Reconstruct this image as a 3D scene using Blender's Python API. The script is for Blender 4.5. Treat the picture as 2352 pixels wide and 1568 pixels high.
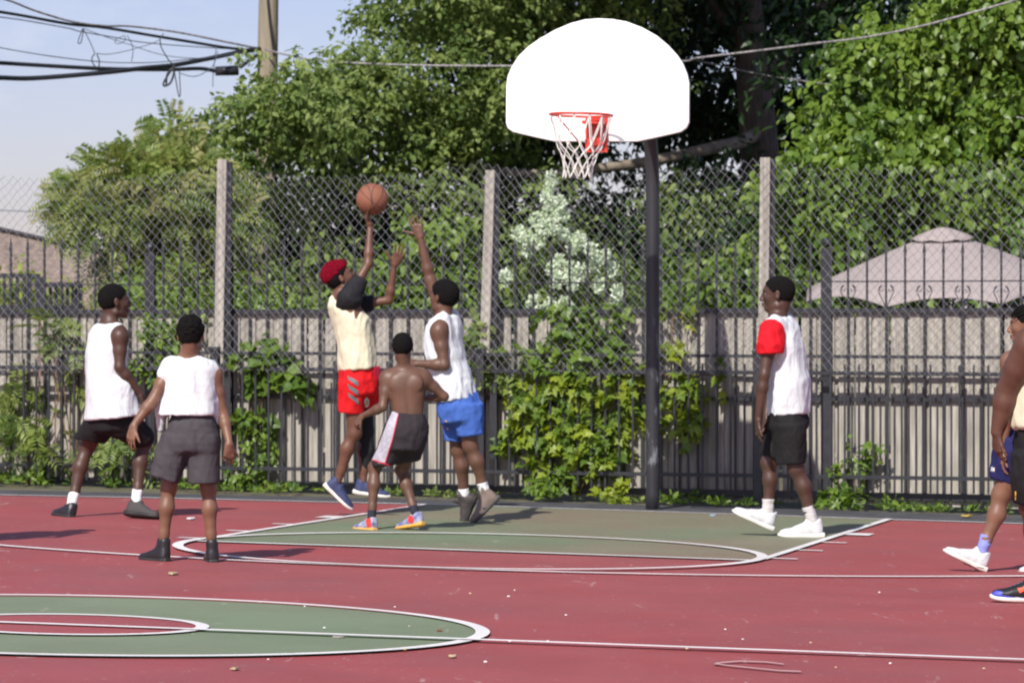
import bpy, bmesh, math, random
import numpy as np
from mathutils import Vector, Matrix
from mathutils.bvhtree import BVHTree
R = math.radians
random.seed(7); RNG = np.random.default_rng(7)
for o in list(bpy.data.objects): bpy.data.objects.remove(o)
sc = bpy.context.scene; COL = sc.collection

# ------------------------------------------------------------ camera, sky, sun, exposure
FOC = 8089.7; HOR = 773.5; CAMH = 1.3777; TILT = .0193      # photo measured on a 2352 x 1568 grid
cam = bpy.data.objects.new('camera', bpy.data.cameras.new('camera')); COL.objects.link(cam)
cam.location = (0, 0, CAMH)
cam.rotation_euler = (R(90) + math.atan((HOR - 784) / FOC), 0, 0)
cam.data.sensor_width = 36; cam.data.lens = 36 * FOC / 2352
cam.data.clip_start = .5; cam.data.clip_end = 2000
cam.data.dof.use_dof = True; cam.data.dof.focus_distance = 17.5; cam.data.dof.aperture_fstop = 6.8
sc.camera = cam
SUN_EL = R(42); SUN_DIR = Vector((-.37, -.93, 0)).normalized() * math.cos(SUN_EL) + Vector((0, 0, math.sin(SUN_EL)))
w = bpy.data.worlds.new('World'); sc.world = w; w.use_nodes = True
nt = w.node_tree; bg = nt.nodes['Background']
sky = nt.nodes.new('ShaderNodeTexSky'); sky.sky_type = 'NISHITA'; sky.sun_disc = False
sky.sun_elevation = SUN_EL; sky.sun_rotation = math.atan2(SUN_DIR.x, SUN_DIR.y)
sky.air_density = 1.0; sky.dust_density = .8; sky.ozone_density = 2.0
# faint thin clouds in the sky itself
tc = nt.nodes.new('ShaderNodeTexCoord'); mp = nt.nodes.new('ShaderNodeMapping'); mp.inputs['Scale'].default_value = (11, 11, 26)
nz = nt.nodes.new('ShaderNodeTexNoise'); nz.inputs['Scale'].default_value = 1.6; nz.inputs['Detail'].default_value = 5; nz.inputs['Roughness'].default_value = .55
rp = nt.nodes.new('ShaderNodeValToRGB'); rp.color_ramp.elements[0].position = .52; rp.color_ramp.elements[1].position = .78
rp.color_ramp.elements[0].color = (0, 0, 0, 1); rp.color_ramp.elements[1].color = (.55, .55, .55, 1)
mx = nt.nodes.new('ShaderNodeMixRGB'); mx.inputs[2].default_value = (5.6, 5.7, 6.4, 1)
L = nt.links.new
L(tc.outputs['Generated'], mp.inputs[0]); L(mp.outputs[0], nz.inputs[0]); L(nz.outputs['Fac'], rp.inputs[0]); L(rp.outputs[0], mx.inputs[0])
tn = nt.nodes.new('ShaderNodeMixRGB'); tn.blend_type = 'MULTIPLY'; tn.inputs[0].default_value = 1; tn.inputs[2].default_value = (.76, .66, .80, 1)
L(sky.outputs[0], tn.inputs[1]); L(tn.outputs[0], mx.inputs[1]); L(mx.outputs[0], bg.inputs[0]); bg.inputs[1].default_value = .13
sun = bpy.data.objects.new('sun', bpy.data.lights.new('sun', 'SUN')); COL.objects.link(sun)
sun.data.energy = 4.7; sun.data.angle = R(.5); sun.data.color = (1, .955, .87)
sun.rotation_euler = SUN_DIR.to_track_quat('Z', 'Y').to_euler(); sun.location = (0, 0, 12)
sc.view_settings.view_transform = 'Standard'; sc.view_settings.look = 'None'
sc.view_settings.exposure = .25; sc.view_settings.gamma = 1
try: sc.cycles.filter_width = 2.0
except Exception: pass

# ------------------------------------------------------------ coordinate helpers
YAW = .2524; CY, SY = math.cos(YAW), math.sin(YAW); CX0, CY0 = 5.8793, 27.2953
def at(px, py, Y):                       # point of the photo at distance Y
    return Vector(((px - 1176) / FOC * Y, Y, CAMH + (HOR - py) / FOC * Y))
def gz(x, y): return -TILT * x           # the ground slopes gently down to the right
def ground(px, py):
    u = (px - 1176) / FOC; v = (py - HOR) / FOC; Y = CAMH / (v - TILT * u); return Vector((u * Y, Y, gz(u * Y, Y)))
def CW(x, y, z=None, up=0.0):            # court frame (x along baseline, y into court) -> world
    X = (x - CX0) * CY - (y - CY0) * SY; Y = (CX0 - x) * SY + (CY0 - y) * CY
    return Vector((X, Y, gz(X, Y) + up if z is None else z))
def WC(X, Y): return X * CY - Y * SY + CX0, -X * SY - Y * CY + CY0
def onplane(px, py, cy):                 # photo ray against the vertical plane court-y = cy
    u = (px - 1176) / FOC; Y = (CY0 - cy) / (u * SY + CY); p = at(px, py, Y); return WC(p.x, p.y)[0], p.z
CXV = (CW(1, 0, 0) - CW(0, 0, 0)); CYV = (CW(0, 1, 0) - CW(0, 0, 0))

# ------------------------------------------------------------ object helpers
def tag(o, label=None, cat=None, group=None, kind=None):
    if label: o['label'] = label
    if cat: o['category'] = cat
    if group: o['group'] = group
    if kind: o['kind'] = kind
    return o
def empty(name, loc, label, cat, group=None):
    o = bpy.data.objects.new(name, None); COL.objects.link(o); o.location = loc; o.empty_display_size = .1
    bpy.context.view_layer.update()
    return tag(o, label, cat, group)
def link(name, me, m, parent=None, smooth=False):
    if m is not None and not me.materials: me.materials.append(m)
    if smooth: me.polygons.foreach_set('use_smooth', [True] * len(me.polygons))
    o = bpy.data.objects.new(name, me); COL.objects.link(o)
    if parent is not None:
        o.parent = parent
        mw = Matrix.Translation(parent.location) if parent.type == 'EMPTY' else Matrix.Identity(4)
        if parent.type == 'EMPTY': o.matrix_parent_inverse = mw.inverted()
    return o
def np_mesh(name, V, F, smooth=False):
    V = np.asarray(V, dtype=np.float32); F = np.asarray(F, dtype=np.int32); n, k = F.shape
    me = bpy.data.meshes.new(name); me.vertices.add(len(V)); me.vertices.foreach_set('co', V.ravel())
    me.loops.add(n * k); me.loops.foreach_set('vertex_index', F.ravel())
    me.polygons.add(n); me.polygons.foreach_set('loop_start', np.arange(n, dtype=np.int32) * k)
    me.polygons.foreach_set('use_smooth', np.full(n, smooth)); me.update(calc_edges=True); return me
class MB:
    def __init__(s): s.v = []; s.f = []
    def add(s, vs, fs):
        b = len(s.v); s.v += [tuple(v) for v in vs]; s.f += [tuple(i + b for i in f) for f in fs]
    def box(s, c, ax, hx, ay, hy, az, hz):
        c = Vector(c); ax, ay, az = Vector(ax) * hx, Vector(ay) * hy, Vector(az) * hz
        s.add([c + ax * i + ay * j + az * k for i in (-1, 1) for j in (-1, 1) for k in (-1, 1)],
              [(0, 1, 3, 2), (4, 6, 7, 5), (0, 4, 5, 1), (2, 3, 7, 6), (0, 2, 6, 4), (1, 5, 7, 3)])
    def bar(s, a, b, w_, d, side=None):
        a, b = Vector(a), Vector(b); z = (b - a); l = z.length; z.normalize()
        x = (side if side is not None else CXV) - z * z.dot(side if side is not None else CXV)
        if x.length < 1e-4: x = z.orthogonal()
        x.normalize(); s.box((a + b) / 2, x, w_ / 2, z.cross(x), d / 2, z, l / 2)
    def tube(s, pts, r, n=8, closed=False, cap=True):
        pts = [Vector(p) for p in pts]; m = len(pts); rr = r if isinstance(r, (list, tuple)) else [r] * m
        b = len(s.v); prev = None
        for i, p in enumerate(pts):
            t = (pts[(i + 1) % m] - pts[i - 1]) if closed else (pts[min(i + 1, m - 1)] - pts[max(i - 1, 0)])
            t.normalize()
            u = t.orthogonal().normalized() if prev is None else (prev - t * prev.dot(t)).normalized()
            prev = u; v = t.cross(u)
            for k in range(n):
                a = 2 * math.pi * k / n; s.v.append(tuple(p + (u * math.cos(a) + v * math.sin(a)) * rr[i]))
        for i in range(m if closed else m - 1):
            i2 = (i + 1) % m
            for k in range(n):
                k2 = (k + 1) % n; s.f.append((b + i * n + k, b + i * n + k2, b + i2 * n + k2, b + i2 * n + k))
        if cap and not closed:
            s.f.append(tuple(b + k for k in range(n))[::-1]); s.f.append(tuple(b + (m - 1) * n + k for k in range(n)))
    def ball(s, c, r, nu=10, nv=6, sc_=(1, 1, 1)):
        c = Vector(c); vs = []; fs = []
        for j in range(nv + 1):
            th = math.pi * j / nv
            for i in range(nu):
                ph = 2 * math.pi * i / nu
                vs.append(c + Vector((math.sin(th) * math.cos(ph) * r * sc_[0], math.sin(th) * math.sin(ph) * r * sc_[1], math.cos(th) * r * sc_[2])))
        for j in range(nv):
            for i in range(nu):
                i2 = (i + 1) % nu; fs.append((j * nu + i, (j + 1) * nu + i, (j + 1) * nu + i2, j * nu + i2))
        s.add(vs, fs)
    def build(s, name, m, parent=None, smooth=False, bevel=0):
        me = bpy.data.meshes.new(name); me.from_pydata(s.v, [], s.f); me.update()
        o = link(name, me, m, parent, smooth)
        if bevel:
            b = o.modifiers.new('bevel', 'BEVEL'); b.width = bevel; b.segments = 2; b.limit_method = 'ANGLE'
        return o
def smooth_path(pts, sub=6):
    P = [Vector(p) for p in pts]; out = []
    for i in range(len(P) - 1):
        p0 = P[max(i - 1, 0)]; p1 = P[i]; p2 = P[i + 1]; p3 = P[min(i + 2, len(P) - 1)]
        for k in range(sub):
            t = k / sub
            out.append(.5 * ((2 * p1) + (p2 - p0) * t + (2 * p0 - 5 * p1 + 4 * p2 - p3) * t * t + (3 * p1 - p0 - 3 * p2 + p3) * t ** 3))
    out.append(P[-1]); return out

# ------------------------------------------------------------ materials
MATS = {}
def mat(name, col, rough=.6, var=0.0, vscale=8, bump=0.0, bscale=60, spec=.5, metal=0, col2=None, stretch=(1, 1, 1), sss=0, coat=0, detail=5):
    if name in MATS: return MATS[name]
    m = bpy.data.materials.new(name); m.use_nodes = True; t = m.node_tree; b = t.nodes['Principled BSDF']
    b.inputs['Base Color'].default_value = (*col, 1); b.inputs['Roughness'].default_value = rough
    b.inputs['Metallic'].default_value = metal; b.inputs['Specular IOR Level'].default_value = spec
    if coat: b.inputs['Coat Weight'].default_value = coat; b.inputs['Coat Roughness'].default_value = .2
    if sss:
        b.inputs['Subsurface Weight'].default_value = sss; b.inputs['Subsurface Radius'].default_value = (1, .35, .2); b.inputs['Subsurface Scale'].default_value = .01
    if var or bump or col2:
        tc = t.nodes.new('ShaderNodeTexCoord'); mp = t.nodes.new('ShaderNodeMapping'); mp.inputs['Scale'].default_value = stretch
        t.links.new(tc.outputs['Object'], mp.inputs[0])
    if var or col2:
        n = t.nodes.new('ShaderNodeTexNoise'); n.inputs['Scale'].default_value = vscale; n.inputs['Detail'].default_value = detail
        r = t.nodes.new('ShaderNodeValToRGB'); r.color_ramp.elements[0].position = .32; r.color_ramp.elements[1].position = .68
        c2 = col2 if col2 else tuple(max(0, c * (1 - var)) for c in col); c1 = col if col2 else tuple(min(1, c * (1 + var)) for c in col)
        r.color_ramp.elements[0].color = (*c2, 1); r.color_ramp.elements[1].color = (*c1, 1)
        t.links.new(mp.outputs[0], n.inputs[0]); t.links.new(n.outputs['Fac'], r.inputs[0]); t.links.new(r.outputs[0], b.inputs['Base Color'])
    if bump:
        n2 = t.nodes.new('ShaderNodeTexNoise'); n2.inputs['Scale'].default_value = bscale; n2.inputs['Detail'].default_value = 3
        bp = t.nodes.new('ShaderNodeBump'); bp.inputs['Strength'].default_value = bump; bp.inputs['Distance'].default_value = .01
        t.links.new(mp.outputs[0], n2.inputs[0]); t.links.new(n2.outputs['Fac'], bp.inputs['Height']); t.links.new(bp.outputs[0], b.inputs['Normal'])
    MATS[name] = m; return m
def court_mat(name, col, dirty, chip=(.62, .55, .5), chip_amt=.695, dirt=.55):
    m = bpy.data.materials.new(name); m.use_nodes = True; t = m.node_tree; b = t.nodes['Principled BSDF']; ln = t.links.new
    tc = t.nodes.new('ShaderNodeTexCoord'); cur = None
    def noise(scale, detail=6, rough=.6, stretch=(1, 1, 1), dist=0):
        mp = t.nodes.new('ShaderNodeMapping'); mp.inputs['Scale'].default_value = stretch; ln(tc.outputs['Object'], mp.inputs[0])
        n = t.nodes.new('ShaderNodeTexNoise'); n.inputs['Scale'].default_value = scale; n.inputs['Detail'].default_value = detail
        n.inputs['Roughness'].default_value = rough; n.inputs['Distortion'].default_value = dist; ln(mp.outputs[0], n.inputs[0]); return n.outputs['Fac']
    def ramp(src, a, b_):
        r = t.nodes.new('ShaderNodeMapRange'); r.inputs[1].default_value = a; r.inputs[2].default_value = b_; r.clamp = True; ln(src, r.inputs[0]); return r.outputs[0]
    def mixc(fac, c1, c2):
        x = t.nodes.new('ShaderNodeMixRGB'); ln(fac, x.inputs[0])
        if isinstance(c1, tuple): x.inputs[1].default_value = (*c1, 1)
        else: ln(c1, x.inputs[1])
        x.inputs[2].default_value = (*c2, 1); return x.outputs[0]
    def mul(src, k):
        x = t.nodes.new('ShaderNodeMath'); x.operation = 'MULTIPLY'; ln(src, x.inputs[0]); x.inputs[1].default_value = k; return x.outputs[0]
    c = mixc(mul(ramp(noise(.35, 4), .35, .6 if dirt > .6 else .75), dirt), col, dirty)
    c = mixc(mul(ramp(noise(2.1, 6, .65), .45, .75), .35), c, dirty)
    c = mixc(mul(ramp(noise(1.1, 5, .6), .4, .62), .25), c, tuple(min(1, k * 1.35 + .02) for k in col))
    c = mixc(mul(ramp(noise(14, 4, .7), .6, .72), .3), c, tuple(k * .6 for k in col))
    c = mixc(mul(ramp(noise(26, 3, .7), chip_amt - .04, chip_amt + .03), .55), c, chip)      # worn spots showing the base coat
    c = mixc(mul(ramp(noise(6, 3, .8, (1, .22, 1), 1.2), .65, .72), .34), c, chip)            # scuffs
    ln(c, b.inputs['Base Color']); b.inputs['Roughness'].default_value = .62; b.inputs['Specular IOR Level'].default_value = .35
    bp = t.nodes.new('ShaderNodeBump'); bp.inputs['Strength'].default_value = .25; bp.inputs['Distance'].default_value = .004
    ln(noise(220, 2), bp.inputs['Height']); ln(bp.outputs[0], b.inputs['Normal']); return m
M_red = court_mat('red_court_paint', (.305, .058, .057), (.235, .095, .095))
M_green = court_mat('green_court_paint', (.165, .215, .125), (.205, .19, .125), (.5, .45, .36), .70)
M_key = court_mat('worn_green_court_paint', (.145, .19, .11), (.215, .165, .115), (.5, .42, .34), .67, .95)
M_white = court_mat('white_line_paint', (.74, .72, .70), (.6, .56, .54), (.42, .25, .24), .65)
M_asphalt = mat('dark_asphalt', (.06, .06, .065), .85, .3, 5, .5, 150)
M_soil = mat('soil', (.075, .085, .04), .95, col2=(.15, .125, .085), vscale=5, bump=.6, bscale=25)
M_iron = mat('black_painted_iron', (.022, .023, .028), .42, .25, 14, .15, 60)
M_pole = mat('worn_black_pole_paint', (.035, .035, .04), .38, col2=(.02, .02, .024), vscale=2.5, bump=.15, bscale=30, stretch=(1, 1, .35))
M_wood = mat('weathered_fence_wood', (.46, .425, .37), .85, col2=(.24, .22, .19), vscale=5, stretch=(7, 7, .55), bump=.5, bscale=22, detail=8)
M_post = mat('grey_post_wood', (.45, .415, .365), .85, col2=(.25, .23, .20), vscale=3, stretch=(9, 9, .35), bump=.4, bscale=25)
M_galv = mat('galvanised_wire', (.33, .33, .36), .5, .2, 3, metal=.15)

# ------------------------------------------------------------ ground, court and painted markings
def poly_sheet(name, pts, m, kind='structure'):
    me = bpy.data.meshes.new(name); bm = bmesh.new(); f0 = bm.faces.new([bm.verts.new(p) for p in pts]); bm.normal_update()
    if f0.normal.z < 0: bmesh.ops.reverse_faces(bm, faces=bm.faces)
    bmesh.ops.triangulate(bm, faces=bm.faces); bm.to_mesh(me); bm.free(); return tag(link(name, me, m), kind=kind)
def ribbon(name, inner, outer, m=M_white, closed=False):
    mb = MB(); n = len(inner); mb.v = [tuple(p) for p in inner] + [tuple(p) for p in outer]
    mb.f = [(i, (i + 1) % n, n + (i + 1) % n, n + i) for i in range(n if closed else n - 1)]
    o = mb.build(name, m); bm = bmesh.new(); bm.from_mesh(o.data); bm.normal_update()
    for f in bm.faces:
        if f.normal.z < 0: f.normal_flip()
    bm.to_mesh(o.data); bm.free(); return tag(o, kind='structure')
def line(name, a, b, wd=.07, up=.014):
    a, b = Vector((*a, 0)), Vector((*b, 0)); d = (b - a).normalized(); n = Vector((-d.y, d.x, 0)) * wd / 2
    P = [a - n, b - n]; Q = [a + n, b + n]
    return ribbon(name, [CW(p.x, p.y, up=up) for p in P], [CW(p.x, p.y, up=up) for p in Q])
def ring(name, cx, cy, rx, ry, wd, up, a0=0, a1=2 * math.pi, n=140, m=M_white):
    A = [a0 + (a1 - a0) * i / n for i in range(n + (0 if a1 - a0 > 6.28 else 1))]
    return ribbon(name, [CW(cx + (rx - wd) * math.cos(a), cy + (ry - wd) * math.sin(a), up=up) for a in A],
                  [CW(cx + rx * math.cos(a), cy + ry * math.sin(a), up=up) for a in A], m, a1 - a0 > 6.28)
poly_sheet('ground', [Vector((x, y, gz(x, y) - .03)) for x, y in ((-900, -60), (900, -60), (900, 1500), (-900, 1500))], M_soil)
BASE = [(-12, .95), (-7.5, .75), (-5.29, .45), (-4.2, .18), (-3.15, -.0), (-1.99, -.17), (-1.33, -.22), (.3, -.2), (1.81, -.14), (2.85, -.14), (8, -.15), (14, -.2)]
BASE = [(p.x, p.y) for p in smooth_path([Vector((*q, 0)) for q in BASE], 5)]
poly_sheet('asphalt_margin', [CW(x, y + .3, up=-.004) for x, y in BASE] + [CW(14, -1.62, up=-.004), CW(1.5, -1.60, up=-.004), CW(-.7, -1.50, up=-.004), CW(-3.7, -1.02, up=-.004), CW(-6, -.55, up=-.004), CW(-12, 0.1, up=-.004)], M_asphalt)
poly_sheet('court_surface', [CW(x, y, up=.004) for x, y in BASE] + [CW(14, 34, up=.004), CW(-12, 34, up=.004)], M_red)
FTY = 5.60; LW = 1.88
key = [(x, y) for x, y in BASE if -LW < x < LW]
key = [(-LW - .03, -.17)] + key + [(LW, -.14)]
poly_sheet('key_surface', [CW(x, y, up=.008) for x, y in key] + [CW(LW, FTY, up=.008), CW(-LW, FTY, up=.008)], M_key)
ribbon('baseline_marking', [CW(x, y - .0, up=.012) for x, y in BASE], [CW(x, y + .06, up=.012) for x, y in BASE])
line('lane_marking', (-LW - .02, -.14), (-LW + .02, FTY), .055, .016); line('lane_marking', (LW - .02, -.1), (LW, FTY - .1), .055, .016)
line('free_throw_line', (-LW, FTY), (LW, FTY), .07, .014)
ring('free_throw_circle', 0, FTY - .03, LW + .02, LW - .02, .07, .018)
for s_ in (-1, 1):
    for y_, w_ in ((5.3, .07), (4.33, .07), (3.33, .07), (2.2, .28)):
        line('lane_tick', (s_ * (LW + .0), y_), (s_ * (LW + .19), y_), w_, .0125)
ring('three_point_arc', 0, 1.415, 6.0, 6.0, .07, .0135, R(-14), R(194), 200)
MX, MY = -.16, 11.95
line('midcourt_line', (-9, 12.62), (12, 11.46), .066, .020)
poly_sheet('centre_circle_surface', [CW(MX + 1.9 * math.cos(a), MY + 1.63 * math.sin(a), up=.008) for a in np.linspace(0, 2 * math.pi, 121)[:-1]], M_green)
poly_sheet('centre_disc_surface', [CW(MX + .63 * math.cos(a), 12.07 + .555 * math.sin(a), up=.012) for a in np.linspace(0, 2 * math.pi, 61)[:-1]], M_red)
ring('centre_circle', MX, MY, 1.93, 1.66, .066, .016); ring('inner_centre_circle', MX, 12.07, .655, .58, .062, .0165)

# ------------------------------------------------------------ fences
FY, IY, WY = -2.07, -2.252, -2.285
UP = Vector((0, 0, 1))
def pl(cx, cy, z): return CW(cx, cy, z)
# weathered board fence
wf = empty('board_fence', CW(0, WY), 'weathered grey vertical board fence behind the black iron fences', 'fence')
mb = MB(); x = -11; rr = random.Random(3)
while x < 11:
    bw = .138 + rr.uniform(-.004, .004); top = 1.603 + rr.uniform(-.012, .012); off = rr.uniform(-.006, .006)
    p = CW(x + bw / 2, WY - .01 + off); z0 = p.z - .02
    mb.bar((p.x, p.y, z0 + .04), (p.x, p.y, top), bw - .006, .018)
    if rr.random() < .6:
        q_ = CW(x + bw + .012, WY - .028); mb.bar((q_.x, q_.y, z0 + .05), (q_.x, q_.y, top - .01), .05, .016)
    x += bw + rr.choice([.010, .016, .020, .028])
mb.build('board_panel', M_wood, wf, bevel=.003)
for z_ in (.35, 1.35):
    m2 = MB(); m2.bar(CW(-11, WY - .06, z_ + .05), CW(11, WY - .06, z_), .04, .09, UP); m2.build('backing_rail', M_wood, wf)
# tall ornamental iron fence right in front of the boards
of = empty('ornamental_iron_fence', CW(0, IY), 'tall black ornamental iron fence with spear tops and heart scrolls against the boards', 'fence')
for px, lab in ((345, 0), (1898, 0)):
    cx, _ = onplane(px, 700, IY); m = MB(); p = CW(cx, IY); m.bar(p - UP * .03, (p.x, p.y, 2.13), .088, .05); m.ball((p.x, p.y, 2.175), .045)
    m.build('post', M_iron, of)
cx0, _ = onplane(1183.3, 1000, IY); cx1, _ = onplane(1697.5, 1000, IY); sp = (cx1 - cx0) / 12.2
gaps = [onplane(q, 700, IY)[0] for q in (345, 1898)]
def rail(parent, cy, x0, x1, z0, z1, h, d, m=M_iron):
    q = MB(); q.bar(CW(x0, cy, z0), CW(x1, cy, z1), d, h, Vector(CYV)); return q.build('rail', m, parent)
for zz, hh in ((1.60, .04), (1.845, .012), (.85, .032), (.055, .06)):
    rail(of, IY, -8, 6.5, zz + (.06 if zz < .1 else 0), zz - (.06 if zz < .1 else 0), hh, .022)
pk = MB(); base = Vector((0, 0, 0))
pk.box((0, 0, 1.07), (1, 0, 0), .009, (0, 1, 0), .009, (0, 0, 1), 1.05)
pk.add([(-.016, -.008, 2.12), (.016, -.008, 2.12), (.016, .008, 2.12), (-.016, .008, 2.12), (-.01, -.006, 2.16), (.01, -.006, 2.16), (.01, .006, 2.16), (-.01, .006, 2.16), (0, 0, 2.24)],
       [(0, 1, 2, 3), (0, 1, 5, 4), (1, 2, 6, 5), (2, 3, 7, 6), (3, 0, 4, 7), (4, 5, 8), (5, 6, 8), (6, 7, 8), (7, 4, 8)])
pkm = bpy.data.meshes.new('picket'); pkm.from_pydata(pk.v, [], pk.f); pkm.materials.append(M_iron)
hm = MB()                                 # heart scroll around a picket
for sgn in (-1, 1):
    pts = []
    for i in range(26):                   # upper curl, lobe, tapering side, lower curl
        t = i / 25; a = R(-250 + 340 * min(1, t * 1.6)) if t < .62 else 0
        if t < .62:
            q = t / .62; ang = R(200 - 300 * q); rad = .008 + .026 * q
            pts.append(Vector((sgn * (.034 + rad * math.cos(ang)), 0, .075 + rad * math.sin(ang) * -1)))
        else:
            q = (t - .62) / .38; pts.append(Vector((sgn * (.066 * (1 - q) ** 1.1 + .006), 0, .07 - .15 * q)))
    hm.tube(pts, .004, 4)
    pts = [Vector((sgn * (.03 + .018 * math.cos(a)), 0, -.115 + .018 * math.sin(a))) for a in np.linspace(R(150), R(-140), 10)]; hm.tube([Vector((sgn * .004, 0, -.08))] + pts, .004, 4)
hmm = bpy.data.meshes.new('heart_scroll'); hmm.from_pydata(hm.v, [], hm.f); hmm.materials.append(M_iron)
k = 0; x = cx0 - 40 * sp
while x < 6.4:
    if x > -8 and min(abs(x - g) for g in gaps) > .06:
        p = CW(x, IY, .0 + gz(CW(x, IY).x, 0) * .5)
        o = bpy.data.objects.new('picket', pkm); COL.objects.link(o); o.parent = of; o.matrix_parent_inverse = Matrix.Translation(of.location).inverted()
        o.location = p; o.rotation_euler = (0, 0, math.atan2(CXV.y, CXV.x))
        if x > gaps[1] and k % 2 == 0:
            o2 = bpy.data.objects.new('heart_scroll', hmm); COL.objects.link(o2); o2.parent = o; o2.location = (0, 0, 1.735)
    x += sp; k += 1
# low black picket fence along the court
ff = empty('iron_picket_fence', CW(0, FY), 'low black iron picket fence running along the court edge', 'fence')
posts = [onplane(q, 1000, FY)[0] for q in (494, 1104, 1742)]; bay = posts[1] - posts[0]
allp = [posts[0] - 2 * bay, posts[0] - bay] + posts + [posts[2] + bay, posts[2] + 2 * bay]
def fz(z, x): return z - .0046 * (CW(x, FY).x)
for x in allp[1:6]:
    m = MB(); p = CW(x, FY); m.bar(p - UP * .03, (p.x, p.y, fz(1.245, x)), .075, .075); m.box((p.x, p.y, fz(1.262, x)), CXV, .048, CYV, .048, UP, .018); m.build('post', M_iron, ff, bevel=.004)
pm = MB(); pm.box((0, 0, .625), (1, 0, 0), .0085, (0, 1, 0), .0085, (0, 0, 1), .535)
pmm = bpy.data.meshes.new('picket'); pmm.from_pydata(pm.v, [], pm.f); pmm.materials.append(M_iron)
for i in range(len(allp) - 1):
    a, b = allp[i], allp[i + 1]
    if b < -7.2 or a > 6: continue
    for zt, hh in ((1.225, .028), (1.085, .034), (.215, .032)):
        rail(ff, FY, a + .04, b - .04, fz(zt, a), fz(zt, b), hh, .026)
    n = 20
    for j in range(1, n):
        x = a + (b - a) * (j + .12) / (n + .1)
        if not -6.2 < x < 5.2: continue
        o = bpy.data.objects.new('picket', pmm); COL.objects.link(o); o.parent = ff; o.matrix_parent_inverse = Matrix.Translation(ff.location).inverted()
        o.location = CW(x, FY, fz(.0, x)); o.rotation_euler = (0, 0, math.atan2(CXV.y, CXV.x))
# chain link extension with its timber posts
cf = empty('chain_link_fence', CW(0, FY + .05), 'galvanised chain link mesh on grey timber posts above the picket fence', 'fence')
ND = 38; W2 = .0399
def topz(x):
    for a, b in zip(allp[:-1], allp[1:]):
        if a <= x <= b:
            t = (x - a) / (b - a); return 2.895 - .12 * (4 * t * (1 - t)) ** .8 + .008 * math.sin(x * 37) + (.03 if x > posts[2] else 0) * t
    return 2.85
V = []; F = []; nw = int(12.4 / W2); X0 = -7.0
for i in range(nw):
    xb = X0 + i * W2
    b0 = len(V)
    for j in range(ND + 1):
        odd = (j + i) % 2; x = xb + (W2 if odd else 0) + .004 * math.sin(j * .9 + i * .31) * .5
        tz = topz(x); bz = 1.075 + .02 * math.sin(x * 2.3) + .012 * math.sin(x * 9)
        z = bz + (tz - bz) * j / ND + .003 * math.sin(i * 1.7 + j * .6)
        p = CW(x, FY + .052 + (.004 if (i + j) % 2 else -.004) + .012 * math.sin(x * 3.1 + z * 2), z); r = .0025
        for a in (0, 2.094, 4.189): V.append((p.x + CXV.x * r * math.cos(a), p.y + CXV.y * r * math.cos(a) - .0 + CYV.y * r * math.sin(a), p.z + r * .4 * math.sin(a)))
    for j in range(ND):
        for k_ in range(3):
            F.append((b0 + j * 3 + k_, b0 + j * 3 + (k_ + 1) % 3, b0 + j * 3 + 3 + (k_ + 1) % 3, b0 + j * 3 + 3 + k_))
link('wire_mesh', np_mesh('wire_mesh', V, F), M_galv, cf)
for (xt, yt, xb, yb, back) in ((509, 366, 501, 800, 1), (1125, 391, 1112, 806, 1), (1757, 362, 1752, 802, 0)):
    a = CW(onplane(xt, yt, FY)[0], FY - .03, onplane(xt, yt, FY)[1]); b = CW(onplane(xb, yb, FY)[0], FY - .03, onplane(xb, yb, FY)[1] - .03)
    m = MB(); m.bar(b, a, .086, .05); m.build('timber_post', M_post, cf, bevel=.004)
    m = MB(); sh = CXV * .052; m.bar(b + sh - UP * .9 + CYV * -.035, a + sh - UP * .02 + CYV * -.035, .05, .03); m.build('steel_stiffener', M_iron, cf)

# ------------------------------------------------------------ basketball hoop
hoop = empty('basketball_hoop', CW(-.18, -.79), 'white fan shaped backboard with orange rim and net on a black gooseneck pole', 'basketball hoop')
HX, HYc, BY = -.205, 1.63, 1.19
outline = [(770, 117), (690, 123), (600, 146), (500, 188), (400, 245), (330, 295), (270, 353), (228, 420), (203, 478), (194, 540), (193, 660), (193, 775), (205, 808), (240, 830), (370, 861), (500, 889),
           (640, 889), (770, 889), (900, 889), (1020, 889), (1155, 860), (1290, 829), (1325, 803), (1341, 770), (1342, 650), (1343, 525), (1331, 470), (1305, 405), (1270, 350), (1210, 285), (1140, 226), (1050, 175), (950, 137), (860, 121)]
fr = []
for (a, b) in outline:
    cx, z = onplane(a * .36621 + 1091, b * .36621, BY); fr.append((cx, z))
bm = bmesh.new(); f = bm.faces.new([bm.verts.new(CW(cx, BY, z)) for cx, z in fr]); bm.normal_update()
if f.normal.dot(CYV) < 0: f.normal_flip()
ret = bmesh.ops.extrude_face_region(bm, geom=[f]); vs = [e for e in ret['geom'] if isinstance(e, bmesh.types.BMVert)]
bmesh.ops.translate(bm, verts=[v for v in bm.verts if v not in vs], vec=-CYV * .04)
bmesh.ops.recalc_face_normals(bm, faces=bm.faces)
me = bpy.data.meshes.new('backboard'); bm.to_mesh(me); bm.free()
M_board = mat('white_backboard', (.9, .89, .88), .35, .04, 3)
bb = link('backboard', me, M_board, hoop); bv = bb.modifiers.new('bevel', 'BEVEL'); bv.width = .01; bv.segments = 3; bv.limit_method = 'ANGLE'
HC = CW(HX, HYc, 3.038)
M_rim = mat('orange_red_rim_paint', (.62, .045, .025), .35, .2, 20)
m = MB(); m.tube([HC + (CXV * math.cos(a) + CYV * math.sin(a)) * .236 + UP * (-.006 * math.cos(a)) for a in np.linspace(0, 2 * math.pi, 49)[:-1]], .0095, 10, True)
rim = m.build('rim', M_rim, hoop, True)
m = MB()                                   # mounting bracket: plate, neck and two side braces
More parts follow.
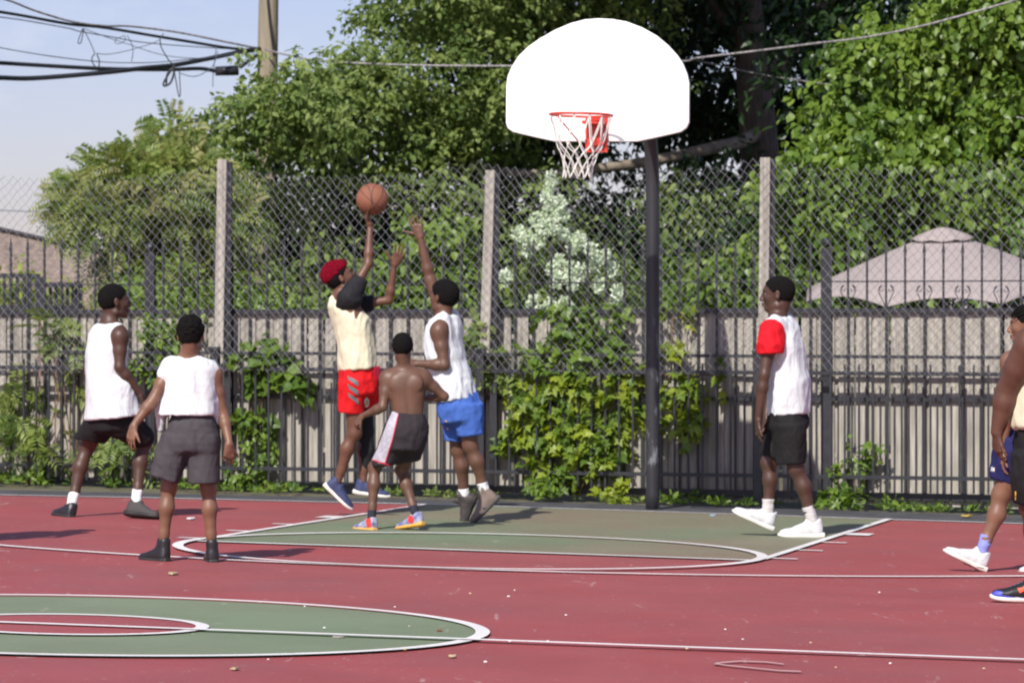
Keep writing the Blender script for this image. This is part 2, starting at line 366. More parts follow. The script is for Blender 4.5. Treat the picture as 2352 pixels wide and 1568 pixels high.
bc = CW(HX + .12, BY + .03, 2.93)
m.box(CW(HX + .02, BY + .012, 2.915), CXV, .085, CYV, .012, UP, .135)
m.box(CW(HX + .02, BY + .10, 3.0), CXV, .075, CYV, .085, UP, .012); m.box(CW(HX + .02, BY + .04, 2.93), CXV, .06, CYV, .03, UP, .10)
for s_ in (-1, 1): m.tube([CW(HX + s_ * .2, HYc - .1, 3.03), CW(HX + s_ * .09, BY + .03, 2.83)], .006, 6)
m.build('rim_bracket', M_rim, hoop)
m = MB(); NL = 12; Mnet = mat('white_net_cord', (.75, .72, .68), .8, .15, 40)
def netp(k, lev):
    a = 2 * math.pi * (k) / NL; t = lev / 7; r = .232 * (1 - t) ** 1.1 * 1.0 + .112 * (1 - (1 - t) ** 1.1); r = .232 - .124 * min(1, t * 1.35) ** .8
    z = -.005 - (.21 * min(t * 3.5, 1) + .26 * max(0, (t - 2 / 7) / (5 / 7)))
    return HC + CXV * (r * math.cos(a) - .028 * t + .004 * math.sin(k * 3 + lev)) + CYV * r * math.sin(a) + UP * (z + .006 * math.sin(k * 5 + lev * 2))
for k in range(NL):
    for s_ in (-1, 1):
        pts = [netp(k + s_ * .5 * (lv if lv > 0 else 0) * 1.0, lv if lv else 0) for lv in (0,)] + [netp(k + s_ * .5, 2), netp(k + s_ * 1.0, 3.2), netp(k + s_ * 1.5, 4.4), netp(k + s_ * 2.0, 5.7), netp(k + s_ * 2.5, 7)]
        m.tube(smooth_path(pts, 3), .0042, 5)
m.build('net', Mnet, hoop, True)
m = MB(); pb = CW(-.18, -.79, 0); PZ = gz(pb.x, pb.y)
gn = [(-.79, PZ - .03), (-.79, 1.0), (-.79, 2.0), (-.79, 2.5), (-.77, 2.75), (-.69, 3.0), (-.5, 3.2), (-.1, 3.36), (.5, 3.42), (1.12, 3.44)]
m.tube(smooth_path([CW(-.18 - .02 * max(0, (y + .79)) / 2, y, z) for y, z in gn], 5), .057, 20)
# worn lighter paint on the pole
pole = m.build('pole', M_pole, hoop, True)
t = M_pole.node_tree; b_ = t.nodes['Principled BSDF']; tcn = t.nodes.new('ShaderNodeTexCoord'); mpn = t.nodes.new('ShaderNodeMapping'); mpn.inputs['Scale'].default_value = (3, 3, 1)
nn = t.nodes.new('ShaderNodeTexNoise'); nn.inputs['Scale'].default_value = 4; nn.inputs['Detail'].default_value = 8; nn.inputs['Roughness'].default_value = .7
rm = t.nodes.new('ShaderNodeMapRange'); rm.inputs[1].default_value = .53; rm.inputs[2].default_value = .66
sep = t.nodes.new('ShaderNodeSeparateXYZ'); zr = t.nodes.new('ShaderNodeMapRange'); zr.inputs[1].default_value = 1.7; zr.inputs[2].default_value = 1.1
mm = t.nodes.new('ShaderNodeMath'); mm.operation = 'MULTIPLY'; mxx = t.nodes.new('ShaderNodeMixRGB'); mxx.inputs[2].default_value = (.22, .23, .25, 1)
t.links.new(tcn.outputs['Object'], mpn.inputs[0]); t.links.new(mpn.outputs[0], nn.inputs[0]); t.links.new(nn.outputs['Fac'], rm.inputs[0])
t.links.new(tcn.outputs['Object'], sep.inputs[0]); t.links.new(sep.outputs[2], zr.inputs[0]); t.links.new(rm.outputs[0], mm.inputs[0]); t.links.new(zr.outputs[0], mm.inputs[1])
old = b_.inputs['Base Color'].links[0].from_socket; t.links.new(mm.outputs[0], mxx.inputs[0]); t.links.new(old, mxx.inputs[1]); t.links.new(mxx.outputs[0], b_.inputs['Base Color'])
m = MB()
for s_ in (-1, 1):
    m.tube([CW(-.2, 1.0, 3.44), CW(-.2 + s_ * .35, 1.14, 3.62)], .016, 8); m.tube([CW(-.2, 1.0, 3.40), CW(-.2 + s_ * .3, 1.14, 2.95)], .016, 8)
m.box(CW(-.2, 1.145, 3.3), CXV, .22, CYV, .004, UP, .25); m.build('backboard_frame', M_iron, hoop)
m = MB(); A = np.linspace(R(12), R(168), 24); az = 2.755
m.v = [tuple(CW(HX + .075 + rr_ * math.cos(a), BY + .003, onplane(1373, 326, BY)[1] - .02 + rr_ * .5 * math.sin(a))) for rr_ in (.17, .135) for a in A]
m.f = [(i, i + 1, 24 + i + 1, 24 + i) for i in range(23)]; m.build('lower_arc_marking', mat('grey_paint', (.3, .3, .34), .6), hoop)
# ------------------------------------------------------------ people: smooth bodies from blended volumes
def _n(v): v = np.asarray(v, float); return v / (np.linalg.norm(v) + 1e-12)
def _vn(P, freq, seed):                  # cheap smooth 3-d noise, about -1..1
    r = np.random.default_rng(seed); out = 0
    for i in range(7):
        d = r.normal(size=3); d = d / np.linalg.norm(d) * freq * (.6 + .8 * r.random()); e = r.normal(size=3) * freq * .5
        out = out + np.sin(P @ d + 1.3 * np.sin(P @ e + r.random() * 6) + r.random() * 6)
    return out / 4
class Shape:
    def __init__(s, h=.006): s.h = h; s.ops = []; s.lo = []; s.hi = []
    def _b(s, lo, hi): s.lo.append(lo); s.hi.append(hi)
    def cone(s, a, b, ra, rb, k=.012, sub=False):
        a, b = np.array(a, float), np.array(b, float); r = max(ra, rb)
        def fn(P):
            d = b - a; t = np.clip(((P - a) @ d) / (d @ d + 1e-12), 0, 1)
            return np.linalg.norm(P - a - t[..., None] * d, axis=-1) - (ra + (rb - ra) * t)
        s.ops.append((fn, np.minimum(a, b) - r, np.maximum(a, b) + r, k, sub))
        if not sub: s._b(np.minimum(a, b) - r, np.maximum(a, b) + r)
        return s
    def ell(s, c, rad, axes=None, k=.012, sub=False):
        c = np.array(c, float); rad = np.array(rad, float); A = np.eye(3) if axes is None else np.array(axes, float)
        def fn(P):
            q = (P - c) @ A.T; n1 = np.linalg.norm(q / rad, axis=-1); n2 = np.linalg.norm(q / rad ** 2, axis=-1) + 1e-9
            return n1 * (n1 - 1) / n2
        m = rad.max(); s.ops.append((fn, c - m, c + m, k, sub))
        if not sub: s._b(c - m, c + m)
        return s
    def loft(s, rings, Lv, k=.02, n=2.0, sub=False, round_=.0):
        C = np.array([r[0] for r in rings], float); A = np.array([r[1] for r in rings]); B = np.array([r[2] for r in rings])
        ax = _n(C[-1] - C[0]); Lv = np.array(Lv, float); Lv = _n(Lv - ax * (Lv @ ax)); Fv = np.cross(ax, Lv); T = (C - C[0]) @ ax
        tt = np.linspace(0, T[-1], 48)
        def sm(y):
            v = np.interp(tt, T, y); kk = np.array([1, 2, 3, 2, 1]) / 9; vp = np.pad(v, 2, mode='edge'); return np.convolve(vp, kk, 'valid')
        Cs = np.stack([sm(C[:, i]) for i in range(3)], 1); As, Bs = sm(A), sm(B)
        def fn(P):
            t = (P - C[0]) @ ax; q = P - np.stack([np.interp(t, tt, Cs[:, i]) for i in range(3)], -1)
            a = np.interp(t, tt, As); b = np.interp(t, tt, Bs)
            u = np.abs(q @ Lv) / a; v = np.abs(q @ Fv) / b
            d = ((u ** n + v ** n) ** (1 / n) - 1) * np.minimum(a, b)
            cap = np.maximum(-t, t - T[-1])
            dd = np.maximum(d, cap)
            if round_: e1 = np.maximum(d + round_, 0); e2 = np.maximum(cap + round_, 0); dd = np.minimum(np.maximum(d + round_, cap + round_), 0) + np.sqrt(e1 ** 2 + e2 ** 2) - round_
            return dd
        m = max(A.max(), B.max()); lo, hi = C.min(0) - m, C.max(0) + m
        s.ops.append((fn, lo, hi, k, sub))
        if not sub: s._b(lo, hi)
        return s
    def cut(s, p, nrm):                  # removes the side the normal points to
        p = np.array(p, float); nrm = _n(nrm); s.ops.append((lambda P: (P - p) @ nrm, None, None, 0, 'cut')); return s
    def field(s):
        lo = np.min(s.lo, 0) - 3 * s.h; hi = np.max(s.hi, 0) + 3 * s.h; n = np.ceil((hi - lo) / s.h).astype(int) + 1
        ax = [lo[i] + np.arange(n[i]) * s.h for i in range(3)]; f = np.full(n, 1.0, np.float32)
        for fn, a, b, k, sub in s.ops:
            if a is None: sl = (slice(None),) * 3
            else:
                pad = k + 3 * s.h
                sl = tuple(slice(max(0, int((a[i] - pad - lo[i]) / s.h)), max(0, min(n[i], int((b[i] + pad - lo[i]) / s.h) + 2))) for i in range(3))
            P = np.stack(np.meshgrid(ax[0][sl[0]], ax[1][sl[1]], ax[2][sl[2]], indexing='ij'), -1)
            if P.size == 0: continue
            d = fn(P); g = f[sl]
            if sub == 'cut': f[sl] = np.maximum(g, d)
            elif sub:
                kk = max(k, 1e-5); hh = np.clip(.5 - .5 * (g + d) / kk, 0, 1); f[sl] = g + (-d - g) * hh + kk * hh * (1 - hh)
            else:
                kk = max(k, 1e-5); hh = np.clip(.5 + .5 * (g - d) / kk, 0, 1); f[sl] = g + (d - g) * hh - kk * hh * (1 - hh)
        return f, lo
    def mesh(s):
        f, lo = s.field(); s_ = f < 0; nx, ny, nz = f.shape
        c = np.zeros((nx - 1, ny - 1, nz - 1), np.int8)
        for i in (0, 1):
            for j in (0, 1):
                for k in (0, 1): c += s_[i:nx - 1 + i, j:ny - 1 + j, k:nz - 1 + k]
        act = (c > 0) & (c < 8); I = np.argwhere(act); idx = np.full(c.shape, -1, np.int64); idx[act] = np.arange(len(I))
        acc = np.zeros((len(I), 3)); cnt = np.zeros(len(I))
        for d in range(3):
            o1, o2 = [q for q in range(3) if q != d]
            for a in (0, 1):
                for b in (0, 1):
                    off = np.zeros(3, int); off[o1] = a; off[o2] = b; p0 = I + off; p1 = p0.copy(); p1[:, d] += 1
                    v0 = f[tuple(p0.T)]; v1 = f[tuple(p1.T)]; m = (v0 < 0) != (v1 < 0); t = v0[m] / (v0[m] - v1[m])
                    q = p0[m].astype(float); q[:, d] += t; acc[m] += q; cnt[m] += 1
        V = acc / cnt[:, None] * s.h + lo; F = []
        for d in range(3):
            o1, o2 = [(1, 2), (2, 0), (0, 1)][d]
            sl0 = [slice(None)] * 3; sl1 = [slice(None)] * 3; sl0[d] = slice(0, -1); sl1[d] = slice(1, None)
            e = s_[tuple(sl0)] != s_[tuple(sl1)]; E_ = np.argwhere(e); E_ = E_[(E_[:, o1] > 0) & (E_[:, o2] > 0)]
            E_ = E_[(E_[:, o1] < f.shape[o1] - 1) & (E_[:, o2] < f.shape[o2] - 1)]
            def cell(a, b): q = E_.copy(); q[:, o1] -= a; q[:, o2] -= b; return idx[tuple(q.T)]
            Q = np.stack([cell(1, 1), cell(0, 1), cell(0, 0), cell(1, 0)], 1); inside = s_[tuple(E_.T)]
            Q[~inside] = Q[~inside][:, ::-1]; F.append(Q)
        return V, np.concatenate(F)
def shape_obj(name, S, m, parent, disp=None, relax=1):
    V, F = S.mesh()
    for _ in range(relax):               # light smoothing
        acc = np.zeros_like(V); cnt = np.zeros(len(V))
        for a, b in ((0, 1), (1, 2), (2, 3), (3, 0)):
            for x_, y_ in ((a, b), (b, a)):
                acc += np.stack([np.bincount(F[:, x_], V[F[:, y_], i], len(V)) for i in range(3)], 1); cnt += np.bincount(F[:, x_], minlength=len(V))
        V = V * .4 + acc / np.maximum(cnt, 1)[:, None] * .6
    if disp is not None:
        N = np.zeros_like(V); fn = np.cross(V[F[:, 2]] - V[F[:, 0]], V[F[:, 3]] - V[F[:, 1]])
        for i in range(4):
            for c in range(3): N[:, c] += np.bincount(F[:, i], fn[:, c], len(V))
        N /= np.linalg.norm(N, axis=1)[:, None] + 1e-12; V = V + N * disp(V)[:, None]
    return link(name, np_mesh(name, V, F, True), m, parent)
def folds(amp, freq, seed, stretch=(1, 1, .45)):
    st = np.array(stretch)
    def fn(V):
        a = _vn(V * st, freq, seed); b = _vn(V * st + .3, freq * 2.1, seed + 1)
        return amp * 1.5 * (.6 * (1 - 2.2 * np.abs(a)) + .35 * (1 - 2 * np.abs(b)) + .15 * _vn(V, freq * 4, seed + 2))
    return fn
def skinmat(name, c): return mat(name, c, .47, .12, 12, .12, 240, spec=.45)
def cloth(name, c, rough=.8):
    m = mat(name, c, rough, .05, 30, .15, 400, spec=.25); t = m.node_tree; bp = [n for n in t.nodes if n.type == 'BUMP'][0]
    tc = t.nodes.new('ShaderNodeTexCoord'); mp = t.nodes.new('ShaderNodeMapping'); mp.inputs['Scale'].default_value = (1, 1, .42); mp.inputs['Rotation'].default_value = (.25, .3, 0)
    nz_ = t.nodes.new('ShaderNodeTexNoise'); nz_.inputs['Scale'].default_value = 8.5; nz_.inputs['Detail'].default_value = 2.5; nz_.inputs['Distortion'].default_value = .9
    b2 = t.nodes.new('ShaderNodeBump'); b2.inputs['Strength'].default_value = .5; b2.inputs['Distance'].default_value = .045       # soft drape folds
    t.links.new(tc.outputs['Object'], mp.inputs[0]); t.links.new(mp.outputs[0], nz_.inputs[0]); t.links.new(nz_.outputs['Fac'], b2.inputs['Height'])
    t.links.new(bp.outputs[0], b2.inputs['Normal']); t.links.new(b2.outputs[0], t.nodes['Principled BSDF'].inputs['Normal']); return m

class Person:
    """px() reads joint positions off the photo and sets them at the person's own distance"""
    def __init__(s, label, crop, Y0, skin, group=None, build=1.0, h=.0055):
        s.A = crop; s.Y = Y0; s.b = build; s.skin = skin; s.S = Shape(h); s.label = label; s.group = group; s.h = h; s.later = []
    def px(s, x, y, dy=0.0):
        sx, ox, oy = s.A; return np.array(at(ox + x * sx, oy + y * sx, s.Y + dy))
    def P(s, t): return s.px(*t)
    def head(s, c, fwd, up, size=1.0):
        f = _n(fwd); u = np.array(up, float); u = _n(u - f * (u @ f)); r = np.cross(f, u); A = np.stack([f, u, r]); c = s.P(c); z = size; s.H = (c, f, u, r, z)
        def g(a, b, d): return c + (f * a + u * b + r * d) * z
        S = s.S; s.g = g
        S.ell(g(-.012, .032, 0), np.array([.099, .084, .076]) * z, A, .02)
        S.ell(g(-.05, .0, 0), np.array([.05, .06, .062]) * z, A, .03)
        S.ell(g(.035, -.02, 0), np.array([.058, .085, .060]) * z, A, .025)
        S.cone(g(.0, -.075, .042), g(.062, -.092, .012), .022 * z, .02 * z, .02); S.cone(g(.0, -.075, -.042), g(.062, -.092, -.012), .022 * z, .02 * z, .02)
        S.ell(g(.068, -.095, 0), np.array([.022, .018, .024]) * z, A, .015)
        S.cone(g(.078, .022, .034), g(.084, .022, 0), .011 * z, .012 * z, .012); S.cone(g(.078, .022, -.034), g(.084, .022, 0), .011 * z, .012 * z, .012)
        for q in (-1, 1):
            S.ell(g(.058, -.022, .037 * q), np.array([.028, .02, .02]) * z, A, .015)
            S.ell(g(.089, .002, .032 * q), np.array([.012, .010, .015]) * z, A, .008, sub=True)
            S.ell(g(-.006, -.006, .079 * q), np.array([.017, .030, .009]) * z, A, .006)
            S.ell(g(-.002, -.004, .088 * q), np.array([.008, .016, .006]) * z, A, .004, sub=True)
            S.ell(g(.099, -.038, .014 * q), np.array([.011, .009, .009]) * z, A, .006)
        S.cone(g(.090, .010, 0), g(.111, -.032, 0), .009 * z, .012 * z, .008)
        S.ell(g(.094, -.060, 0), np.array([.014, .008, .024]) * z, A, .006); S.ell(g(.091, -.074, 0), np.array([.013, .008, .020]) * z, A, .006)
        s.neck0 = g(-.03, -.07, 0); return s
    def neck(s, base, r=.055):
        b = s.P(base); s.nb = b; s.S.cone(s.neck0, b, r * s.b * .95, r * s.b * 1.08, .03); s.neckr = r * s.b; return s
    def torso(s, rings, Lv, k=.03):
        s.Lv = np.array(Lv, float); s.S.loft([(s.P(r[0]), r[1], r[2]) for r in rings], Lv, k, 2.3, round_=.03); return s
    def limb(s, pts, rad, k=.018):
        P_ = [s.P(p) if len(p) in (2, 3) and abs(p[0]) > 5 else np.array(p, float) for p in pts]
        for i in range(len(P_) - 1): s.S.cone(P_[i], P_[i + 1], rad[i], rad[i + 1], k)
        return P_
    def arm(s, sh, el, wr, th=1.0, pron=0):
        a, b, c = s.P(sh), s.P(el), s.P(wr); t = th * s.b; S = s.S
        S.ell(a, np.array([.062, .062, .068]) * t, None, .035)
        m = a + (b - a) * .45; S.cone(a, m, .056 * t, .047 * t, .03); S.cone(m, b, .047 * t, .037 * t, .02)
        m2 = b + (c - b) * .28; S.cone(b, m2, .038 * t, .041 * t, .02); S.cone(m2, c, .041 * t, .025 * t, .02)
        return a, b, c
    def leg(s, hip, kn, an, th=1.0):
        a, b, c = s.P(hip), s.P(kn), (an if isinstance(an, np.ndarray) else s.P(an)); t = th * s.b; S = s.S
        S.cone(a, b, .085 * t, .056 * t, .03)
        S.cone(b, b, .056 * t, .056 * t, .02)
        d = _n(c - b); back = s.back if hasattr(s, 'back') else np.array([0, -1, 0]); back = _n(back - d * (back @ d))
        m = b + (c - b) * .32 + back * .013 * t; S.cone(b, m, .048 * t, .051 * t, .02); S.cone(m, b + (c - b) * .75, .051 * t, .034 * t, .03)
        S.cone(b + (c - b) * .72, c, .035 * t, .030 * t, .02); return a, b, c
    def hand(s, wrist, to, palm, thumb, size=1.0, spread=.12, curl=(15, 20, 25, 30), tcurl=20, tang=45):
        """wrist point, point the fingers aim at, direction the palm faces, direction of the thumb side"""
        w_ = s.P(wrist) if not isinstance(wrist, np.ndarray) else wrist; d = _n(s.P(to) - w_) if not isinstance(to, np.ndarray) else _n(to)
        p = np.array(palm, float); p = _n(p - d * (p @ d)); t = np.cross(d, p); t = _n(t); t = t if t @ np.array(thumb, float) > 0 else -t
        z = size; S = s.S; h0 = w_ + d * .01
        kn = [h0 + d * q * z + t * o * z for q, o in ((.084, .030), (.088, .010), (.084, -.011), (.074, -.030))]
        for i, q in enumerate(kn):
            S.cone(h0 + t * (.018 - .012 * i) * z, q, .0165 * z, .0125 * z, .010)
        S.cone(h0, h0 + d * .04 * z, .022 * z, .018 * z, .012)
        lens = (.072, .080, .075, .060); rad = (.0088, .009, .0086, .0076)
        for i in range(4):
            a = (1.3 - i) * spread * 1.0; dd = _n(d * math.cos(a) + t * math.sin(a)); q = kn[i]; c = 0
            for j, fr in enumerate((.45, .32, .23)):
                c += R(curl[i]) * (1 if j else .8); e = dd * math.cos(c) + p * math.sin(c); q2 = q + e * lens[i] * fr * z
                S.cone(q, q2, rad[i] * z * (1 - .1 * j), rad[i] * z * (.92 - .1 * j), .003); q = q2
        q = h0 + d * .022 * z + t * .022 * z; a = R(tang); c = 0; dd = _n(d * math.cos(a) + t * math.sin(a))
        for j, (l_, r_) in enumerate(((.04, .0125), (.03, .0098), (.024, .0088))):
            c += R(tcurl) * (.5 if j == 0 else .7); e = _n(dd * math.cos(c) + p * math.sin(c) * .8 + d * math.sin(c) * .4); q2 = q + e * l_ * z; S.cone(q, q2, r_ * z, r_ * .92 * z, .006); q = q2
        return s
    def finish(s, foot_pt):
        s.root = empty('person', Vector(foot_pt), s.label, 'person', s.group)
        shape_obj('body', s.S, s.skin, s.root, relax=1)
        c, f, u, r, z = s.H
        m = MB(); m2 = MB()
        for q in (-1, 1):
            e = s.g(.0725, .002, .032 * q); m.ball(e, .0125 * z, 12, 8); m2.ball(e + f * .0085 * z, .0055 * z, 8, 6)
        eye = m.build('eyes', mat('eye_white', (.22, .19, .17), .4), s.root, True); m2.build('irises', mat('dark_iris', (.02, .012, .01), .2), s.root, True)
        m = MB()
        for q in (-1, 1): m.tube([Vector(s.g(.089, .021, .016 * q)), Vector(s.g(.0895, .026, .034 * q)), Vector(s.g(.078, .021, .050 * q))], [.0028 * z, .003 * z, .0015 * z], 6)
        m.build('eyebrows', mat('black_hair', (.008, .007, .007), 1.0, .2, 60, .6, 300, spec=.12), s.root, True)
        for fn in s.later: fn()
        return s.root
    def hair(s, inflate=.008, name='hair', m=None, curl=.0015, freq=260, lift=0.0, hl=.018, seed=1, low=-.07, tufts=0):
        c, f, u, r, z = s.H; A = np.stack([f, u, r]); i = inflate
        S = Shape(.005); S.ell(s.g(-.012 - lift * .2, .032 + lift * .5, 0), (np.array([.099 + i, .084 + i + lift * .5, .076 + i]) * z), A, .02)
        S.ell(s.g(-.05, -.002, 0), np.array([.05 + i, .06 + i * .6, .062 + i * .7]) * z, A, .03)
        S.cut(s.g(hl, 0, 0), f - u * .9); S.cut(s.g(0, low, 0), -u)
        if tufts:
            g_ = np.random.default_rng(seed)
            for _ in range(tufts):
                d = _n(g_.normal(size=3)); q3 = np.array([-.012 - lift * .2, .032 + lift * .5, 0]) + d * np.array([.099 + i, .084 + i + lift * .5, .076 + i])
                if q3[0] - .9 * q3[1] > hl or q3[1] < low: continue
                q = s.g(*q3); S.cone(q, q, .0095, .0095, .002)
        for q in (-1, 1): S.ell(s.g(.004, -.012, .082 * q), np.array([.026, .028, .03]) * z, A, .004, sub=True)
        s.later.append(lambda: shape_obj(name, S, m or mat('black_hair', (.008, .007, .007), 1.0, .2, 60, .6, 300, spec=.12), s.root, lambda V: curl * _vn(V, freq, seed) + curl * .8 * _vn(V, freq * .45, seed + 3)))
        return s
    def garment(s, name, S, m, amp=.005, freq=18, seed=1, stretch=(1, 1, .4), relax=1):
        s.later.append(lambda: setattr(s, 'last', shape_obj(name, S, m, s.root, folds(amp, freq, seed, stretch), relax))); return s
    def decal(s, name, polys, m, off=.003, sub=5, label=None):      # a patch of print laid on the last garment's surface
        def go():
            o = s.last; dg = o.data; bvh = BVHTree.FromPolygons([v.co for v in dg.vertices], [p.vertices[:] for p in dg.polygons])
            bm = bmesh.new()
            for poly in polys:
                f_ = bm.faces.new([bm.verts.new((x, y, 0)) for x, y in poly])
            bmesh.ops.triangulate(bm, faces=bm.faces)
            bmesh.ops.subdivide_edges(bm, edges=bm.edges, cuts=sub, use_grid_fill=True); org = Vector((0, 0, CAMH)); bad = []
            for v in bm.verts:
                p = Vector(s.px(v.co.x, v.co.y)); d = (p - org).normalized(); hit = bvh.ray_cast(org, d)
                if hit[0] is None: bad.append(v)
                else: v.co = hit[0] + hit[1] * off
            bmesh.ops.delete(bm, geom=bad, context='VERTS'); bm.normal_update()
            me = bpy.data.meshes.new(name); bm.to_mesh(me); bm.free(); q = link(name, me, m, s.root, True)
            q.parent = o; q.matrix_parent_inverse = Matrix.Identity(4); q.matrix_parent_inverse = (Matrix.Translation(s.root.location) @ o.matrix_parent_inverse @ Matrix.Identity(4)).inverted()
            if label: q['label'] = label
        s.later.append(go); return s
    def shoe(s, heel, toe, knee, cols, high=0, size=1.0, sock=None, sockh=.10, width=1.0, stripe=None):
        """heel and toe = sole bottom points; returns the ankle joint"""
        hl, te = s.P(heel), s.P(toe); d = _n(te - hl); Lg = .27 * size; kn = s.P(knee) if not isinstance(knee, np.ndarray) else knee
        u = kn - (hl + d * .05); u = _n(u - d * (u @ d)); r = np.cross(d, u); A = np.stack([d, u, r])
        def g(a, b, c_=0): return hl + (d * a + u * b + r * c_) * size
        up, so = cols; wd = width
        U = Shape(.0045)
        U.loft([(g(.004, .052), .030 * size * wd, .040 * size), (g(.05, .056), .038 * size * wd, .050 * size), (g(.10, .052), .041 * size * wd, .048 * size), (g(.15, .042), .045 * size * wd, .037 * size), (g(.20, .035), .046 * size * wd, .030 * size), (g(.245, .031), .039 * size * wd, .025 * size), (g(.272, .028), .024 * size * wd, .018 * size)], r, .02, 2.4, round_=.012 * size)
        top = .098 + .045 * high
        U.cone(g(.042, .05), g(.045, top), .040 * size, .042 * size, .02); U.cone(g(.085, .06), g(.088, top + .008), .034 * size, .024 * size, .02); U.cone(g(.10, .07), g(.16, .055), .030 * size, .022 * size, .02)
        U.cone(g(.058, top + .03), g(.055, top - .008), .040 * size, .034 * size, .006, sub=True)
        W = Shape(.0045)
        W.loft([(g(-.014, .018), .032 * size * wd, .019 * size), (g(.03, .017), .043 * size * wd, .021 * size), (g(.10, .016), .041 * size * wd, .018 * size), (g(.17, .015), .051 * size * wd, .017 * size), (g(.22, .015), .050 * size * wd, .016 * size), (g(.262, .018), .038 * size * wd, .014 * size), (g(.284, .022), .020 * size * wd, .009 * size)], r, .01, 3.2, round_=.006)
        def go():
            a = shape_obj('shoe', U, up, s.root, lambda V: .0012 * _vn(V, 90, 5)); s.last = a
            b = shape_obj('sole', W, so, s.root); b.parent = a; b.matrix_parent_inverse = (Matrix.Translation(s.root.location) @ a.matrix_parent_inverse).inverted()
            mb = MB()                    # laces
            for i in range(5):
                x = .105 + i * .018; zt = .101 - i * .0075
                mb.tube([Vector(g(x, zt - .010, -.024)), Vector(g(x + .005, zt + .0015, 0)), Vector(g(x, zt - .010, .024))], .0028 * size, 5)
            lc = mb.build('laces', stripe or up, s.root, True); lc.parent = a; lc.matrix_parent_inverse = b.matrix_parent_inverse.copy()
        s.later.append(go)
        an = g(.058, .085)
        if sock is not None:
            K = Shape(.005); ax = _n(kn - an); K.cone(an - ax * .02, an + ax * sockh * .5, .037 * s.b * size ** .5, .036 * s.b * size ** .5, .01); K.cone(an + ax * sockh * .5, an + ax * sockh, .036 * s.b * size ** .5, .041 * s.b * size ** .5, .01)
            K.cut(an + ax * (sockh - .004), ax)
            s.later.append(lambda: shape_obj('sock', K, sock, s.root, folds(.0015, 70, 3, (.3, .3, 1))))
        return an

CROP_A = (.45791, 0.0, 602.9); CROP_B = (.5492, 689.1, 401.9); CROP_C = (.42119, 1607.8, 602.9); CROP_D = (.49447, 2067.2, 660.4)
SK_dark = skinmat('deep_brown_skin', (.072, .035, .024)); SK_mid = skinmat('brown_skin', (.19, .095, .058)); SK_med = skinmat('warm_brown_skin', (.125, .062, .040)); SK_red = skinmat('reddish_brown_skin', (.135, .06, .038))
C_white = cloth('white_jersey', (.64, .665, .69)); C_black = cloth('black_shorts_cloth', (.012, .011, .012)); C_grey = cloth('charcoal_grey_cloth', (.060, .055, .061)); C_tan = cloth('pale_yellow_jersey', (.68, .63, .46))
C_red = cloth('red_shorts_cloth', (.58, .008, .012)); C_redshirt = cloth('red_sleeve_cloth', (.58, .006, .015)); C_blue = cloth('royal_blue_cloth', (.055, .13, .44)); C_navy = cloth('navy_cloth', (.016, .018, .085)); C_orange = cloth('orange_jersey', (.9, .2, .03))
C_blk2 = cloth('black_undershirt', (.015, .015, .018)); C_dark = cloth('dark_charcoal_shorts_cloth', (.028, .022, .026))
S_black = mat('black_shoe_leather', (.016, .015, .017), .45); S_grey = mat('grey_suede', (.10, .09, .085), .8); S_wht = mat('white_shoe_knit', (.62, .62, .63), .6, .12, 30, .3, 120); S_sole = mat('white_rubber_sole', (.72, .70, .64), .5); S_lace = mat('grey_lace', (.42, .42, .44), .7)  # laces are a plain grey against the white knit
S_navy = mat('navy_shoe_knit', (.035, .045, .12), .6); S_brown = mat('taupe_shoe_suede', (.20, .15, .125), .75); S_brsole = mat('dark_taupe_sole', (.06, .05, .05), .6); S_gum = mat('yellow_gum_sole', (.75, .38, .07), .5); S_multi = mat('blue_shoe_textile', (.06, .08, .26), .6, col2=(.42, .42, .5), vscale=26)
S_bsole = mat('black_rubber_sole', (.02, .02, .02), .6); K_white = cloth('white_sock', (.8, .8, .8), .9); K_grey = cloth('light_grey_sock', (.56, .54, .53), .9); K_dark = cloth('dark_sock', (.03, .03, .045), .9); K_lil = cloth('lilac_sock', (.25, .28, .66), .9)

# ---- tall player at the left edge, white tank top, head in profile to the right
p = Person('player in a long white tank top and black shorts walking at the far left', CROP_A, 25.65, SK_dark); p.back = np.array([-.6, -.8, 0])
Lv = (-.60, .80, 0)
p.head((574, 194), (.93, .36, .03), (0, 0, 1), 1.06).neck((548, 300), .052)
p.torso([((548, 300), .07, .05), ((542, 345), .165, .085), ((538, 450), .165, .105), ((540, 600), .135, .095), ((548, 740), .15, .105), ((552, 830), .15, .10)], Lv)
p.S.cone(p.nb, p.P((600, 345, -.10)), .045, .05, .04).cone(p.nb, p.P((500, 342, .09)), .045, .045, .04)
p.arm((603, 372, -.14), (600, 525, -.17), (706, 660, -.10), .98); p.arm((498, 366, .14), (440, 525, .19), (462, 640, .27), .88)
p.hand((706, 660, -.10), (738, 745, -.06), (-1, .2, -.3), (.5, .8, 0), .95, curl=(28, 32, 36, 40)); p.hand((462, 640, .27), (470, 720, .3), (1, 0, 0), (0, 1, 0), .95)
a1 = p.shoe((355, 1288, .02), (272, 1276, .24), (432, 925, .2), (S_black, S_bsole), 0, 1.0, K_white, .12); a2 = p.shoe((632, 1268, .02), (792, 1288, -.12), (722, 900, .18), (mat('dark_grey_suede', (.055, .05, .05), .8), S_bsole), 0, 1.03, K_white, .12)
p.leg((498, 800, .08), (434, 930, .2), a1); p.leg((612, 800, -.04), (722, 902, .16), a2)
p.hair(.006, curl=.0008)
S = Shape(.008)
S.loft([(p.P((541, 306)), .15, .07), (p.P((538, 350)), .175, .105), (p.P((534, 450)), .185, .13), (p.P((532, 600)), .175, .135), (p.P((549, 700)), .21, .15), (p.P((556, 792)), .245, .17)], Lv, .02, 2.3, round_=.02)
